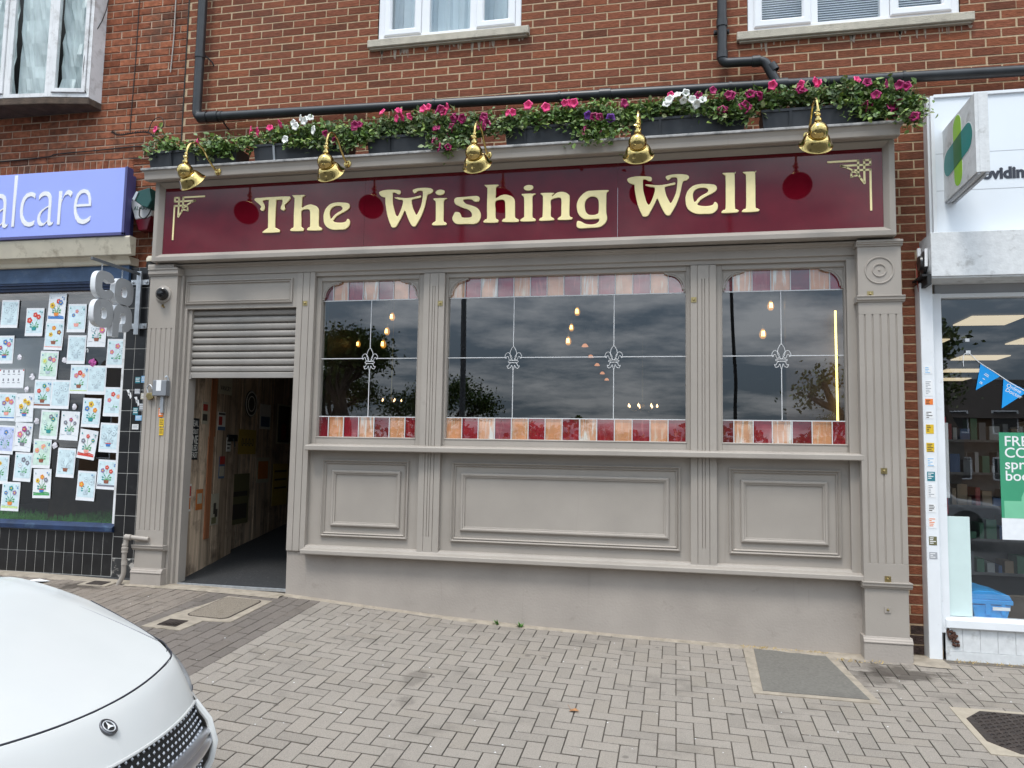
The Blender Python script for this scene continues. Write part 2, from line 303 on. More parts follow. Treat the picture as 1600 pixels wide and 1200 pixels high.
# herringbone: lattice vectors (1,-1) and (2,2) (in units of a_)
for p in range(-90, 140):
    for q in range(-60, 60):
        ux = p+2*q; uy = p-2*q
        X = hx0+ux*a_; Y_ = YW-.03+uy*a_
        for (wx, wy, ox, oy) in ((2,1,0,0), (1,2,2,-1)):
            x0, y0 = X+ox*a_, Y_+oy*a_; x1, y1 = x0+wx*a_, y0+wy*a_
            if x1 <= hx0+.01 or x0 > 6.3 or y1 < -5.6 or y0 > YW-.02: continue
            x0 = max(x0, hx0); y1 = min(y1, YW); y0 = max(y0, -5.6)
            if x1-x0 < .03 or y1-y0 < .03: continue
            paver(b, x0, x1, y0, y1)
y = YW                                  # border course beside the dark band
while y > -5.5: paver(b, XD1, hx0, y-.2016, y); y -= .2016
tag(b.build('pavement', [pav, joint]), kind='structure')
def runs(x0, x1, mt, name):
    b = MB(); x = x0; k = 0
    while x < x1-.02:
        y = -.2-(.1 if k % 2 else 0)+rnd.uniform(-.02, .02)
        paver(b, x, min(x+a_, x1), y, -.2+.001) if k % 2 else None
        while y > -5.5: paver(b, x, min(x+a_, x1), y-.2016, y); y -= .2016
        x += a_; k += 1
    return tag(b.build(name, [mt, joint]), kind='structure')
runs(XD0, XD1, pav_dark, 'pavement_dark_band'); runs(-9, XD0, pav_old, 'pavement_old_band')
# uneven cement strip along the wall foot
b = MB(); vs = []; n = 150
for i in range(n+1):
    x = lerp(-3.38, 1.95, i/n); w = .035+.022*sin(x*3.1)+.015*rnd.random()+(.08 if x > .5 else 0)*min(1, (x-.5)*2 if x > .5 else 0)
    if x > 1.72: w += .05
    vs += [(x, -.05, zg(x,-.2)+.012), (x, -.15-w*.8, zg(x,-.2)+.010), (x, -.17-w, zg(x,-.2)-.005)]
b.add(vs, [(i*3+j, i*3+j+1, i*3+j+4, i*3+j+3) for i in range(n) for j in range(2)])
vs = []; n = 60
for i in range(n+1):
    x = lerp(-9, -4.86, i/n); w = .12+.03*rnd.random()
    vs += [(x, -.0, zg(x,-.2)+.012), (x, -.05-w, zg(x,-.2)+.010), (x, -.1-w, zg(x,-.2)-.005)]
b.add(vs, [(i*3+j, i*3+j+1, i*3+j+4, i*3+j+3) for i in range(n) for j in range(2)])
vs = []
for i in range(31):
    x = lerp(-4.9, -3.37, i/30); w = .03+.02*rnd.random()
    vs += [(x, -.10, zg(x,-.2)+.009), (x, -.24-w, zg(x,-.2)+.008), (x, -.27-w, zg(x,-.2)-.005)]
b.add(vs, [(i*3+j, i*3+j+1, i*3+j+4, i*3+j+3) for i in range(30) for j in range(2)])
tag(b.build('cement_strip', cement, smooth=True), kind='structure')
# covers set in the paving
def slab(b, pts, h0, h1, m=0, hole=None):
    n = len(pts); vs = [(x, y, zg(x, y)+h0) for x, y in pts]+[(x, y, zg(x, y)+h1) for x, y in pts]
    b.add(vs, [list(range(n, 2*n))]+[(i, (i+1) % n, (i+1) % n+n, i+n) for i in range(n)], m)
iron = mat('rusty_iron', (.055,.042,.036), .65, metal=.4, vary=.35, vs=30, bump=.6, bs=60)
concf = mat('aggregate_infill', (.21,.175,.135), .95, vary=.45, vs=150, bump=.9, bs=150, dirt=(.13,.10,.07), ds=8)
greyc = mat('grey_concrete', (.135,.125,.108), .85, vary=.15, vs=50, bump=.4, bs=90, dirt=(.1,.09,.08), ds=4, dth=(.55,.72))
t = thing('access_cover', 'large grey concrete access cover with pale cement edging by the right pilaster', 'manhole cover', (.9,-.7,zg(.9,-.7)))
b = MB(); slab(b, [(.50,-1.16),(1.28,-1.15),(1.16,-.16),(.51,-.17)], -.01, .005); b.build('cement_surround', cement, t)
b = MB(); slab(b, [(.565,-1.11),(1.225,-1.10),(1.10,-.215),(.59,-.22)], -.01, .009); b.build('cover_slab', greyc, t)
t = thing('octagonal_cover', 'brown eight sided iron manhole cover with raised wavy tread', 'manhole cover', (2.0,-1.42,zg(2,-1.42)))
b = MB(); slab(b, [(1.69,-1.10),(2.40,-1.09),(2.40,-1.77),(1.69,-1.77)], -.01, .005); b.build('cement_surround', mat('pale_cement', (.34,.29,.225), .95, vary=.1, vs=20, bump=.6), t)
oc = [(1.73,-1.28),(1.85,-1.14),(2.22,-1.14),(2.36,-1.28),(2.36,-1.60),(2.22,-1.74),(1.85,-1.74),(1.73,-1.60)]
b = MB(); slab(b, oc, -.01, .010); b.build('lid', iron, t, bevel=.004)
b = MB()
for i in range(13):
    for j in range(12):
        x = 1.79+i*.043; y = -1.69+j*.045+(.02 if i % 2 else 0)
        if abs(x-2.045)+abs(y+1.44) < .46: b.tube([(x-.014, y-.012, zg(x,y)+.012), (x, y+.006, zg(x,y)+.0155), (x+.014, y+.002, zg(x,y)+.012)], .0035, 5)
b.build('tread', iron, t)
t = thing('inspection_cover', 'buff aggregate filled inspection cover with rounded corners outside the doorway', 'manhole cover', (-3.62,-.72,zg(-3.6,-.7)))
def rr(x0, x1, y0, y1, r, k=4):
    o = []
    for cx, cy, a in ((x1-r,y1-r,0),(x0+r,y1-r,90),(x0+r,y0+r,180),(x1-r,y0+r,270)):
        for i in range(k+1): q = radians(a+90*i/k); o.append((cx+r*cos(q), cy+r*sin(q)))
    return o
b = MB(); slab(b, [(-3.93,-1.34),(-3.60,-1.34),(-3.58,-1.08),(-3.37,-1.04),(-3.37,-.40),(-3.80,-.38),(-3.84,-.7),(-3.90,-.95)], -.01, .005); b.build('cement_surround', cement, t)
b = MB(); slab(b, rr(-3.80,-3.44,-1.0,-.42,.06), -.01, .007); b.build('iron_rim', iron, t)
b = MB(); slab(b, rr(-3.79,-3.45,-.99,-.43,.055), -.01, .010); b.build('infill', concf, t, bevel=.003)
t = thing('stop_tap_cover', 'small dark square cover at the near end of the buff inspection cover', 'tap cover', (-3.76,-1.2,zg(-3.7,-1.2)))
b = MB(); slab(b, [(-3.84,-1.28),(-3.68,-1.28),(-3.68,-1.12),(-3.84,-1.12)], -.01, .009); b.build('lid', iron, t, bevel=.002)
b = MB()
for i in range(5): b.box(-3.83+i*.03, -3.815+i*.03, -1.27, -1.13, zg(-3.76,-1.2)+.008, zg(-3.76,-1.2)+.0125)
b.build('ribs', iron, t)
t = thing('tap_cover', 'dark square tap cover beside the foot of the black tiled column', 'tap cover', (-5.16,-.3,zg(-5.1,-.3)))
b = MB(); slab(b, [(-5.32,-.38),(-5.03,-.38),(-5.03,-.2),(-5.32,-.2)], -.01, .006); b.build('cement_surround', cement, t)
b = MB(); slab(b, [(-5.26,-.35),(-5.09,-.35),(-5.09,-.23),(-5.26,-.23)], -.01, .011); b.build('lid', iron, t, bevel=.002)
# litter, leaf, weeds
leafm = mat('dry_leaf', (.32,.15,.06), .8, vary=.3, vs=50)
b = MB(); x, y = -.603, -1.77; z = zg(x, y)
b.add([(x-.03,y-.012,z+.004),(x,y-.022,z+.012),(x+.035,y-.004,z+.006),(x+.005,y+.018,z+.016),(x-.02,y+.012,z+.008)], [(0,1,3,4),(1,2,3)]); b.tube([(x-.02,y+.01,z+.006),(x-.045,y+.05,z+.022)], .0015, 5)
tag(b.build('fallen_leaf', leafm), 'curled brown leaf lying alone on the grey herringbone paving', 'leaf')
weedm = mat('weed_green', (.08,.20,.03), .7, vary=.3, vs=60)
for k, (wx, lb) in enumerate(((-1.44, 'small green weed sprouting from the wall foot, left of a pair'), (-1.25, 'small green weed sprouting from the wall foot, right of a pair'))):
    b = MB(); z = zg(wx, -.22)
    for i in range(16):
        a = rnd.uniform(0, 2*pi); r = rnd.uniform(.02, .045); h = rnd.uniform(.01, .05); p = Vector((wx, -.21, z)); q = p+Vector((cos(a)*r, sin(a)*r*.6-.01, h)); s = Vector((-sin(a), cos(a), .2))*.008
        b.add([p, (p+q)/2+s, q, (p+q)/2-s], [(0,1,2,3)])
    tag(b.build('weed', weedm), lb, 'weed', 'weeds at the foot of the pub wall')
straw = mat('dry_grass', (.42,.30,.12), .9, vary=.4, vs=60)
b = MB()
for i in range(420):
    c = rnd.choice([(.60,-.20,.10),(.78,-.20,.16),(1.05,-.2,.08),(1.35,-.34,.2),(2.1,-.17,.08),(2.35,-.17,.18),(2.62,-.17,.14)]); x = c[0]+rnd.uniform(-1,1)*c[2]; y = c[1]+rnd.uniform(-.03,.03); z = zg(x,y)+.008; a = rnd.uniform(0,pi); l_ = rnd.uniform(.01,.03)
    b.add([(x,y,z),(x+cos(a)*l_,y+sin(a)*l_*.5,z+rnd.uniform(.0,.02)),(x+cos(a)*l_*.6+.003,y+.003,z+.004)], [(0,1,2)])
tag(b.build('moss_and_debris', straw), 'dry moss and crumbs caught at the foot of the shopfronts', 'debris', kind='stuff')
b = MB(); x, y = -5.75, -.36; z = zg(x,y)+.008
b.add([(x-.09,y-.03,z),(x+.07,y-.04,z+.006),(x+.1,y+.03,z),(x-.03,y+.045,z+.012),(x-.1,y+.02,z+.003)], [(0,1,2,3,4)])
tag(b.build('litter', white), 'crumpled white paper litter at the foot of the black tiled wall', 'litter')
b = MB()
for i in range(140):
    x = rnd.uniform(-4.6, 3); y = rnd.uniform(-4, -.3); z = zg(x, y)+.001; s = rnd.uniform(.003, .008)
    b.add([(x-s,y,z),(x,y-s*.6,z+.001),(x+s,y,z),(x,y+s*.7,z+.002)], [(0,1,2,3)])
tag(b.build('grit', white), 'tiny pale crumbs of grit scattered over the paving', 'grit', kind='stuff')
# ------------------------------------------------------------------ brick buildings
BZ0, BX0 = 3.986, -.82       # a bed joint height and a head joint position read off the wall
def bricks(rects, holes, grow=0, c=.0018, skipz=None):
    b = MB()
    for (X0, X1, Z0, Z1) in rects:
        k0 = int(math.floor((Z0-BZ0)/.075)); k1 = int(math.ceil((Z1-BZ0)/.075))
        for k in range(k0, k1):
            z0 = BZ0+k*.075+.0058; z1 = z0+.0634
            if z1 < Z0 or z0 > Z1: continue
            off = 0 if k % 2 == 0 else .1125
            i0 = int(math.floor((X0-BX0-off)/.225))-1; i1 = int(math.ceil((X1-BX0-off)/.225))+1
            for i in range(i0, i1):
                j = rnd.uniform(-.003, .003); xa = BX0+off+i*.225+.0058+j; xb = xa+.2134+rnd.uniform(-.002, .002)
                xa = max(xa, X0); xb = min(xb, X1)
                segs = [(xa, xb)]
                for (hx0, hx1, hz0, hz1) in holes:
                    if z1-.03 < hz0 or z0+.03 > hz1: continue
                    ns = []
                    for (p, q) in segs:
                        if q <= hx0 or p >= hx1: ns.append((p, q)); continue
                        if p < hx0: ns.append((p, hx0))
                        if q > hx1: ns.append((hx1, q))
                    segs = ns
                for (p, q) in segs:
                    if q-p < .02: continue
                    dz = rnd.uniform(-.0015, .0015); y = rnd.uniform(-.0015, .0015)+grow
                    b.rbox(p, q, y, .02, z0+dz, z1+dz, c)
    return b
def mortar_wall(X0, X1, Z0, Z1, holes, y=.0028, th=.28):
    b = MB(); xs = sorted({X0, X1, *[h[0] for h in holes if X0 < h[0] < X1], *[h[1] for h in holes if X0 < h[1] < X1]})
    for xa, xb in zip(xs, xs[1:]):
        zc = [(Z0, Z1)]
        for h in holes:
            if h[0] < (xa+xb)/2 < h[1]:
                ns = []
                for (p, q) in zc:
                    if q <= h[2] or p >= h[3]: ns.append((p, q)); continue
                    if p < h[2]: ns.append((p, h[2]))
                    if q > h[3]: ns.append((h[3], q))
                zc = ns
        for p, q in zc: b.box(xa, xb, y, th, p, q)
    return b
W1 = (-2.76, -1.375, 3.83, 5.0); W2 = (.60, 2.26, 3.59, 4.8)
SPL = -4.785
bld = thing('brick_building', 'red brick building with crisp buff mortar above the pub and the white pharmacy front', 'building', (-.5, 0, -1.48))
holes = [W1, W2]
bk = bricks([(SPL+.004, 7.5, 2.42, 6.6), (1.60, 1.995, -1.48, 2.42)], holes).build('wall', brick, bld)
b = mortar_wall(SPL, 7.5, 2.4, 6.6, holes); b.box(1.42, 2.0, .0028, .28, -1.6, 2.4); b.build('mortar', mortar, bk)
# sooty, sparkly bottom courses at the right pier
b = bricks([(1.70, 1.90, -1.5, -1.30)], [], grow=-.003); b.build('sooty_course', brick_dirty, bk)
def win(W, name, splits, vent, parent, sill, backing):
    x0, x1, z0, z1 = W; w = thing(name, None, None, (x0-parent.location.x, 0, z0-parent.location.z)); w.parent = parent
    f = MB(); y = .015; f.mold(x0+.004, x1-.004, z0+.01, z1, [(0,.09),(0,y),(.055,y),(.055,.06),(.055,.09)])
    p = MB()
    for i, (a, c) in enumerate(splits):
        if i: f.box(splits[i-1][1]+.002, a-.002, y+.001, .09, z0+.05, z1-.05)
        zb = z0+.055
        if vent[i]: f.mold(a, c, zb+.002, z1-.06, [(0,.06),(0,y-.012),(.012,y-.018),(.055,y-.018),(.068,y+.0),(.068,.05)]); p.box(a+.06, c-.06, .036, .040, zb+.05, z1-.1)
        else: p.box(a-.002, c+.002, .036, .040, zb-.005, z1-.05)
    f.build('frame', upvc, w, bevel=.003); p.build('pane', pane_up, w)
    b = MB(); b.rbox(x0-sill, x1+sill, -.055, .1, z0-.068, z0+.006, .006); b.rbox(x0-sill+.02, x1+sill-.02, -.035, .1, z0-.082, z0-.068, .003); b.build('sill', stone, w, bevel=.003)
    if backing == 'curtain':
        c = MB(); n = 60; vs = []
        for i in range(n+1):
            x = lerp(x0, x1, i/n); yy = .22+.02*sin(i*1.3)+.01*sin(i*2.9); vs += [(x,yy,z0),(x,yy,z1)]
        c.add(vs, [(i*2,i*2+2,i*2+3,i*2+1) for i in range(n)]); c.build('curtain', curtain, w, smooth=True)
    else:
        c = MB(); z = z0+.02
        while z < z1: c.add([(x0+.05,.10,z),(x1-.05,.10,z),(x1-.05,.116,z+.019),(x0+.05,.116,z+.019)], [(0,1,2,3)]); z += .021
        c.build('blind', blindm, w)
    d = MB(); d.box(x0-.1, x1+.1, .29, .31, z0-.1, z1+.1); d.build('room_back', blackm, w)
    return w
win(W1, 'window', [(-2.70,-2.335),(-2.253,-1.865),(-1.80,-1.435)], (1,0,1), bld, .08, 'curtain')
win(W2, 'window', [(.655,1.115),(1.174,1.659),(1.735,2.20)], (1,0,1), bld, .09, 'blind')
# weathered neighbour on the left
bl = thing('brick_building', 'weathered brown brick building with a white bow window above the blue fascia', 'building', (-7, 0, -1.26))
hB = [(-8.4, -5.745, 3.41, 6.0)]
SOL = (-12, -5.36, 2.62, 2.86)
bk = bricks([(-12, SPL-.006, 2.4, 6.6), (-5.42, -4.80, 1.5, 2.4), (-5.2, -4.80, 1.28, 1.5)], hB+[SOL], c=.004).build('wall', brick_old, bl)
b = mortar_wall(-12, SPL-.002, 1.5, 6.6, hB, y=.006); b.box(-5.23, SPL-.002, -.0, .28, -1.5, 1.5); b.box(-12, -9, .0, .28, -1.5, 1.5)
for i in range(160): pass
b.build('mortar', mortar_old, bk)
b = MB(); x = -12
while x < -5.37: b.rbox(x, x+.062, rnd.uniform(-.002,.002), .02, 2.64, 2.855, .004); x += .072
b.build('soldier_course', brick_old, bk)
bw = thing('bow_window', None, None, (0, 0, 0)); bw.parent = bl; bw.location = (-6.2+7, 0, 3.4+1.26)
bow = [(-5.725,.0),(-5.745,-.155),(-6.155,-.235),(-6.60,-.28),(-7.05,-.30),(-7.5,-.29),(-7.95,-.26),(-8.4,-.19),(-8.43,0)]
b = MB(); b.prism([(x,y) for x,y in bow]+[(-8.43,.25),(-5.725,.25)], 3.385, 3.455, 'z'); b.build('slab', mat('bow_slab_stone', (.10,.07,.05), .95, vary=.4, vs=12, bump=.8, bs=60, dirt=(.07,.05,.04), ds=7, dth=(.4,.7)), bw, bevel=.008)
fr = MB(); pn = MB(); cur = MB(); zb = 3.456; zt = 5.2
fr.add([(-5.73,.0,zb),(-5.747,-.15,zb),(-5.747,-.15,zt),(-5.73,.0,zt)], [(0,1,2,3)])
def bar(a, c, z0, z1, d=.03):      # a box running from plan point a to c
    A = Vector((*a, 0)); C = Vector((*c, 0)); t_ = (C-A).normalized(); nrm = Vector((-t_.y, t_.x, 0)); nrm = nrm if nrm.y < 0 else -nrm
    q = [A+nrm*d, C+nrm*d, C-nrm*.03, A-nrm*.03]
    fr.add([(p.x,p.y,z0) for p in q]+[(p.x,p.y,z1) for p in q], [(0,3,2,1),(4,5,6,7),(0,1,5,4),(1,2,6,5),(2,3,7,6),(3,0,4,7)])
for i in range(1, 7):
    A = Vector(bow[i]); C = Vector(bow[i+1]); t_ = (C-A).normalized()
    P = lambda s: tuple(A+t_*s)
    Ln = (C-A).length
    bar(P(0), P(.035), zb, zt, .004); bar(P(Ln-.035), P(Ln), zb, zt, .004); bar(P(.035), P(Ln-.035), zb, zb+.04, .003)
    if i % 2 == 1:
        bar(P(.038), P(.075), zb+.045, zt, .02); bar(P(Ln-.075), P(Ln-.038), zb+.045, zt, .02); bar(P(.075), P(Ln-.075), zb+.045, zb+.085, .02)
    p0, p1 = P(.035), P(Ln-.035)
    pn.add([(*p0,zb+.04),(*p1,zb+.04),(*p1,zt),(*p0,zt)], [(0,1,2,3)])
    n = 14; vs = []
    for k in range(n+1):
        for m_ in range(n+1):
            q = P(lerp(.03, Ln-.03, k/n)); jj = (.05 if i % 2 else .025)*rnd.random(); vs.append((q[0], q[1]+.09+jj, lerp(zb, zt, m_/n)))
    cur.add(vs, [(k*(n+1)+m_, (k+1)*(n+1)+m_, (k+1)*(n+1)+m_+1, k*(n+1)+m_+1) for k in range(n) for m_ in range(n)])
fr.build('frame', upvc_old, bw, bevel=.003); pn.build('pane', pane_up, bw); cur.build('curtain', mat('crumpled_plastic', (.60,.68,.68), .35, vary=.2, vs=3), bw)
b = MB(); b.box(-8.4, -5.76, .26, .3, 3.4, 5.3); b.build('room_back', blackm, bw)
# pipes
def pipe_pts(p, r=.05, k=5):      # rounded elbows
    p = [Vector(q) for q in p]; o = [p[0]]
    for i in range(1, len(p)-1):
        a = (p[i-1]-p[i]).normalized(); c = (p[i+1]-p[i]).normalized()
        for t_ in range(k+1):
            s = t_/k; o.append((p[i]+a*r)*(1-s)**2+p[i]*2*s*(1-s)+(p[i]+c*r)*s*s)
    return o+[p[-1]]
t = thing('drainpipe', 'long black waste pipe dropping at the left and running across the brickwork above the flowers', 'drainpipe', (-4.55, -.1, 3.2))
b = MB(); b.tube(pipe_pts([(-4.57,-.09,6.4),(-4.57,-.09,3.19),(7.4,-.09,3.19-.0195*11.97)], .07), .044, 14); b.build('pipe', blk_pl, t, smooth=True)
def pz(x): return 3.19-.0195*(x+4.57)
for z in (3.82, 5.4): b = MB(); b.lathe([(.044,-.03),(.05,-.028),(.05,.028),(.044,.03)], (-4.57,-.09,z), (0,0,1), 16); b.build('coupling', blk_pl, t, smooth=True)
for x in (-4.5, -4.38, -.60, .86): b = MB(); b.lathe([(.044,-.05),(.052,-.048),(.052,.048),(.044,.05)], (x,-.09,pz(x)), (1,0,-.0195), 16); b.build('coupling', blk_pl, t, smooth=True)
for x in (-4.30, -2.15, -1.0, .45, 1.8, 3.5):
    b = MB(); b.lathe([(.0455,-.012),(.049,-.011),(.049,.011),(.0455,.012)], (x,-.09,pz(x)), (1,0,0), 16); b.tube([(x,-.06,pz(x)-.04),(x+.02,-.02,pz(x)-.085),(x+.03,.01,pz(x)-.1)], .007, 6); b.build('bracket', blk_pl, t, smooth=True)
b = MB(); b.lathe([(.0455,-.012),(.049,-.011),(.049,.011),(.0455,.012)], (-4.57,-.09,3.84), (0,0,1), 16); b.tube([(-4.53,-.06,3.83),(-4.48,-.02,3.78),(-4.47,.01,3.74)], .007, 6); b.build('bracket', blk_pl, t, smooth=True)
t = thing('drainpipe', 'black downpipe with a swan neck offset, left of the right hand upper window', 'drainpipe', (.39, -.1, 3.3))
b = MB(); b.tube(pipe_pts([(.385,-.09,6.4),(.385,-.09,3.31),(.73,-.09,3.30),(.83,-.09,pz(.83))], .05), .040, 14); b.build('pipe', blk_pl, t, smooth=True)
for c_, ax_ in (((.385,-.09,3.38),(0,0,1)), ((.385,-.09,3.66),(0,0,1)), ((.66,-.09,3.302),(1,0,0)), ((.79,-.09,3.23),(.5,0,-.8))):
    b = MB(); b.lathe([(.04,-.034),(.047,-.032),(.047,.032),(.04,.034)], c_, ax_, 16); b.build('coupling', blk_pl, t, smooth=True)
b = MB(); b.box(.32, .45, -.03, .0, 3.61, 3.64); b.lathe([(0,-.01),(.008,-.01),(.008,0)], (.335,-.03,3.625), (0,1,0), 8); b.lathe([(0,-.01),(.008,-.01),(.008,0)], (.437,-.03,3.625), (0,1,0), 8); b.build('bracket', blk_pl, t)
# cables on the left wall
stn = mat('limescale_stain', (.34,.27,.21), .95, vary=.3, vs=30)
b = MB(); r_ = random.Random(9)
for (x0, x1, z1) in ((.53,2.34,3.505),(-2.84,-1.34,3.745)):
    for k in range(26):
        x = r_.uniform(x0, x1); w_ = r_.uniform(.004,.018); h_ = r_.uniform(.02,.10); b.add([(x-w_,-.0022,z1),(x+w_,-.0022,z1),(x+w_*.4,-.0022,z1-h_),(x-w_*.5,-.0022,z1-h_*.8)], [(0,3,2,1)])
tag(b.build('stain', stn, bld), kind='stuff')
cab = mat('black_cable', (.015,.013,.012), .6)
b = MB(); b.tube([(-5.35,-.006,6.4),(-5.358,-.006,3.85),(-5.372,-.006,3.14)], .004, 6); tag(b.build('cable', cab), 'thin black cable hanging straight down the weathered bricks right of the bow window', 'cable')
b = MB(); b.tube(catmull([(-5.66,-.02,6.4),(-5.69,-.03,4.6),(-5.79,-.17,4.0),(-5.80,-.18,3.6),(-5.77,-.17,3.5)], 6), .005, 6); tag(b.build('cable', cab), 'black cable drooping over the edge of the bow window frame', 'cable')
b = MB(); b.tube(catmull([(-12,-.01,2.88),(-6.9,-.012,2.915),(-6.2,-.012,2.955),(-5.7,-.012,2.965),(-5.2,-.012,2.975),(-5.05,-.02,2.92),(-4.92,-.04,2.80),(-4.90,-.06,2.70)], 5), .006, 6)
b.tube(catmull([(-5.36,-.012,2.86),(-5.1,-.012,2.83),(-4.98,-.02,2.78),(-4.93,-.03,2.62),(-4.90,-.04,2.5)], 5), .005, 6); tag(b.build('cable', cab), 'black cable running level above the blue fascia to the end of the flower boxes', 'cable')
b = MB(); P_ = [(-5.56,-.02,3.14),(-5.45,-.05,3.09),(-5.30,-.05,3.10),(-5.12,-.06,3.09),(-5.0,-.08,3.00)]
b.tube(catmull(P_, 6), .007, 6)
for k in range(26):
    q = catmull(P_, 6)[min(k, 23)]; b.tube([(q[0]-.01,q[1]-.01,q[2]-.012),(q[0]+.012,q[1]-.012,q[2]+.014)], .003, 5)
b.tube(catmull([(-5.12,-.06,3.09),(-5.08,-.06,3.2),(-4.99,-.06,3.24),(-4.95,-.06,3.16),(-5.0,-.07,3.08)], 6), .004, 6); tag(b.build('twisted_wire', cab), 'twisted black wire with a loop reaching out to the leftmost flower box', 'wire')
b = MB(); b.tube([(-4.937,-.012,6.4),(-4.93,-.012,4.04),(-4.945,-.012,3.72)], .006, 6); tag(b.build('cable', mat('grey_cable', (.4,.36,.32), .6)), 'short pale cable on the bricks beside the vertical building joint', 'cable')
b = MB(); b.tube([(SPL,-.004,6.5),(SPL,-.004,2.6)], .006, 5); b.build('joint_line', cab, bl)
# ------------------------------------------------------------------ pub shopfront
pub = thing('pub_shopfront', 'taupe painted pub shopfront with a maroon and gold name board and striped stained glass', 'shopfront', (-1.6, -.2, -1.45))
def pil(x0, x1, zb, zplinth, zmid, fl0, fl1, zband, zcap, zc, r1, r2, nm):
    y = -.25; b = MB(); xc = (x0+x1)/2; w = (x1-x0)*.72; s = w/4
    prof = [(x0,-.05),(x0,y)]
    for k in range(5):
        g = xc-w/2+k*s; prof += [(g-.007,y),(g-.003,y+.008),(g+.003,y+.008),(g+.007,y)]
    prof += [(x1,y),(x1,-.05)]
    b.prism(prof, fl0, fl1, 'z')
    b.box(x0, x1, y, -.05, zmid, fl0); b.box(x0, x1, y, -.05, fl1, zcap[0])
    b.box(x0+.004, x1-.004, y+.002, -.05, zplinth, zmid)
    sh = b.build('pilaster', paint, pub, bevel=.002)
    b = MB(); b.box(x0-.012, x1+.012, y-.022, -.05, zb-.12, zplinth-.03)
    b.extx(x0-.014, x1+.014, [(-.05,zplinth-.03),(y-.026,zplinth-.03),(y-.028,zplinth-.02),(y-.02,zplinth-.012),(y-.018,zplinth-.004),(y-.006,zplinth+.006),(y-.003,zplinth+.016),(-.05,zplinth+.016)]); b.build('plinth', paint2, sh, bevel=.003)
    for zz in ([zmid] if zband is None else [zmid, zband]):
        b = MB(); b.extx(x0-.016, x1+.020, [(-.05,zz-.018),(y-.008,zz-.018),(y-.010,zz-.008),(y-.022,zz-.002),(y-.024,zz+.018),(y-.03,zz+.021),(y-.03,zz+.03),(-.05,zz+.03)]); b.build('band', paint, sh, bevel=.002)
    b = MB(); z0, z1 = zcap
    b.extx(x0-.012, x1+.012, [(-.05,z0),(y-.010,z0),(y-.012,z0+.012),(y-.022,z0+.016),(y-.022,z1-.02),(y-.03,z1-.016),(y-.03,z1),(-.05,z1)]); b.build('capital', paint, sh, bevel=.002)
    if r1:
        b = MB()
        for r in (r1, r2): b.lathe([(r-.007,.0),(r-.005,-.0065),(r+.003,-.0075),(r+.007,.0)], (xc, y, zc), (0,1,0), 48)
        b.lathe([(0,-.008),(.006,-.007),(.009,0)], (xc, y, zc), (0,1,0), 12); b.build('roundel', paint, sh, smooth=True)
    return sh
pil(-4.852, -4.562, -1.27, -1.13, -.935, -.773, 1.092, None, (1.588,1.66), 1.413, .075, 0, 'L')
pil(1.388, 1.702, -1.46, -1.335, -.947, -.782, 1.112, 1.225, (1.645,1.69), 1.457, .102, .048, 'R')
# recessed door jambs, header, shutter
b = MB(); b.box(-4.562, -4.535, -.20, -.02, -1.30, 1.60); b.box(-4.535, -4.505, -.165, -.02, -1.30, 1.285); b.box(-4.505, -4.470, -.135, -.02, -1.30, 1.285)
b.build('door_jamb', paint, pub, bevel=.003)
b = MB(); b.box(-4.535, -3.385, -.16, -.02, 1.285, 1.60); b.mold(-4.525, -3.43, 1.325, 1.555, [(0,-.16),(.002,-.178),(.012,-.182),(.018,-.168),(.03,-.176),(.038,-.158)])
b.box(-4.49, -3.47, -.159, -.1585, 1.44, 1.4425); b.build('door_header', paint, pub, bevel=.002)
b = MB(); z = .69
while z < 1.28:
    b.extx(-4.472, -3.378, [(-.07,z),(-.085,z+.002),(-.105,z+.012),(-.112,z+.03),(-.110,z+.045),(-.098,z+.058),(-.08,z+.064),(-.07,z+.066)]); z += .0665
b.extx(-4.49, -3.376, [(-.07,.64),(-.118,.64),(-.118,.683),(-.112,.69),(-.07,.69)]); b.box(-4.50, -4.455, -.125, -.07, .628, .67)
sh = b.build('roller_shutter', mat('shutter_grey', (.30,.277,.252), .42, vary=.06, dirt=(.2,.18,.16), ds=9, dth=(.6,.85)), pub, smooth=True)
# stud right of the door, mullions
def vgroove(b, x0, x1, y, z0, z1, gs, gw=.004, yb=-.02, gd=.008):
    pr = [(x0,yb),(x0,y)]
    for g in gs: pr += [(g-gw,y),(g-gw*.3,y+gd),(g+gw*.3,y+gd),(g+gw,y)]
    pr += [(x1,y),(x1,yb)]; b.prism(pr, z0, z1, 'z')
b = MB(); vgroove(b, -3.385, -3.212, -.172, -.905, 1.60, [-3.328,-3.262], .003); b.build('door_post', paint, pub, bevel=.003)
for x0, x1, g in ((-2.176,-1.985,-2.082), (.120,.323,.222)):
    b = MB(); xm = (x0+x1)/2
    vgroove(b, x0, x1, -.162, -.89, -.735, [x0+.055, x1-.055], .002); vgroove(b, x0, x1, -.162, -.735, 1.445, [x0+.055, g-.011, g+.011, x1-.055], .0035); vgroove(b, x0, x1, -.162, 1.445, 1.56, [x0+.055, x1-.055], .002)
    b.build('mullion', paint, pub, bevel=.002)
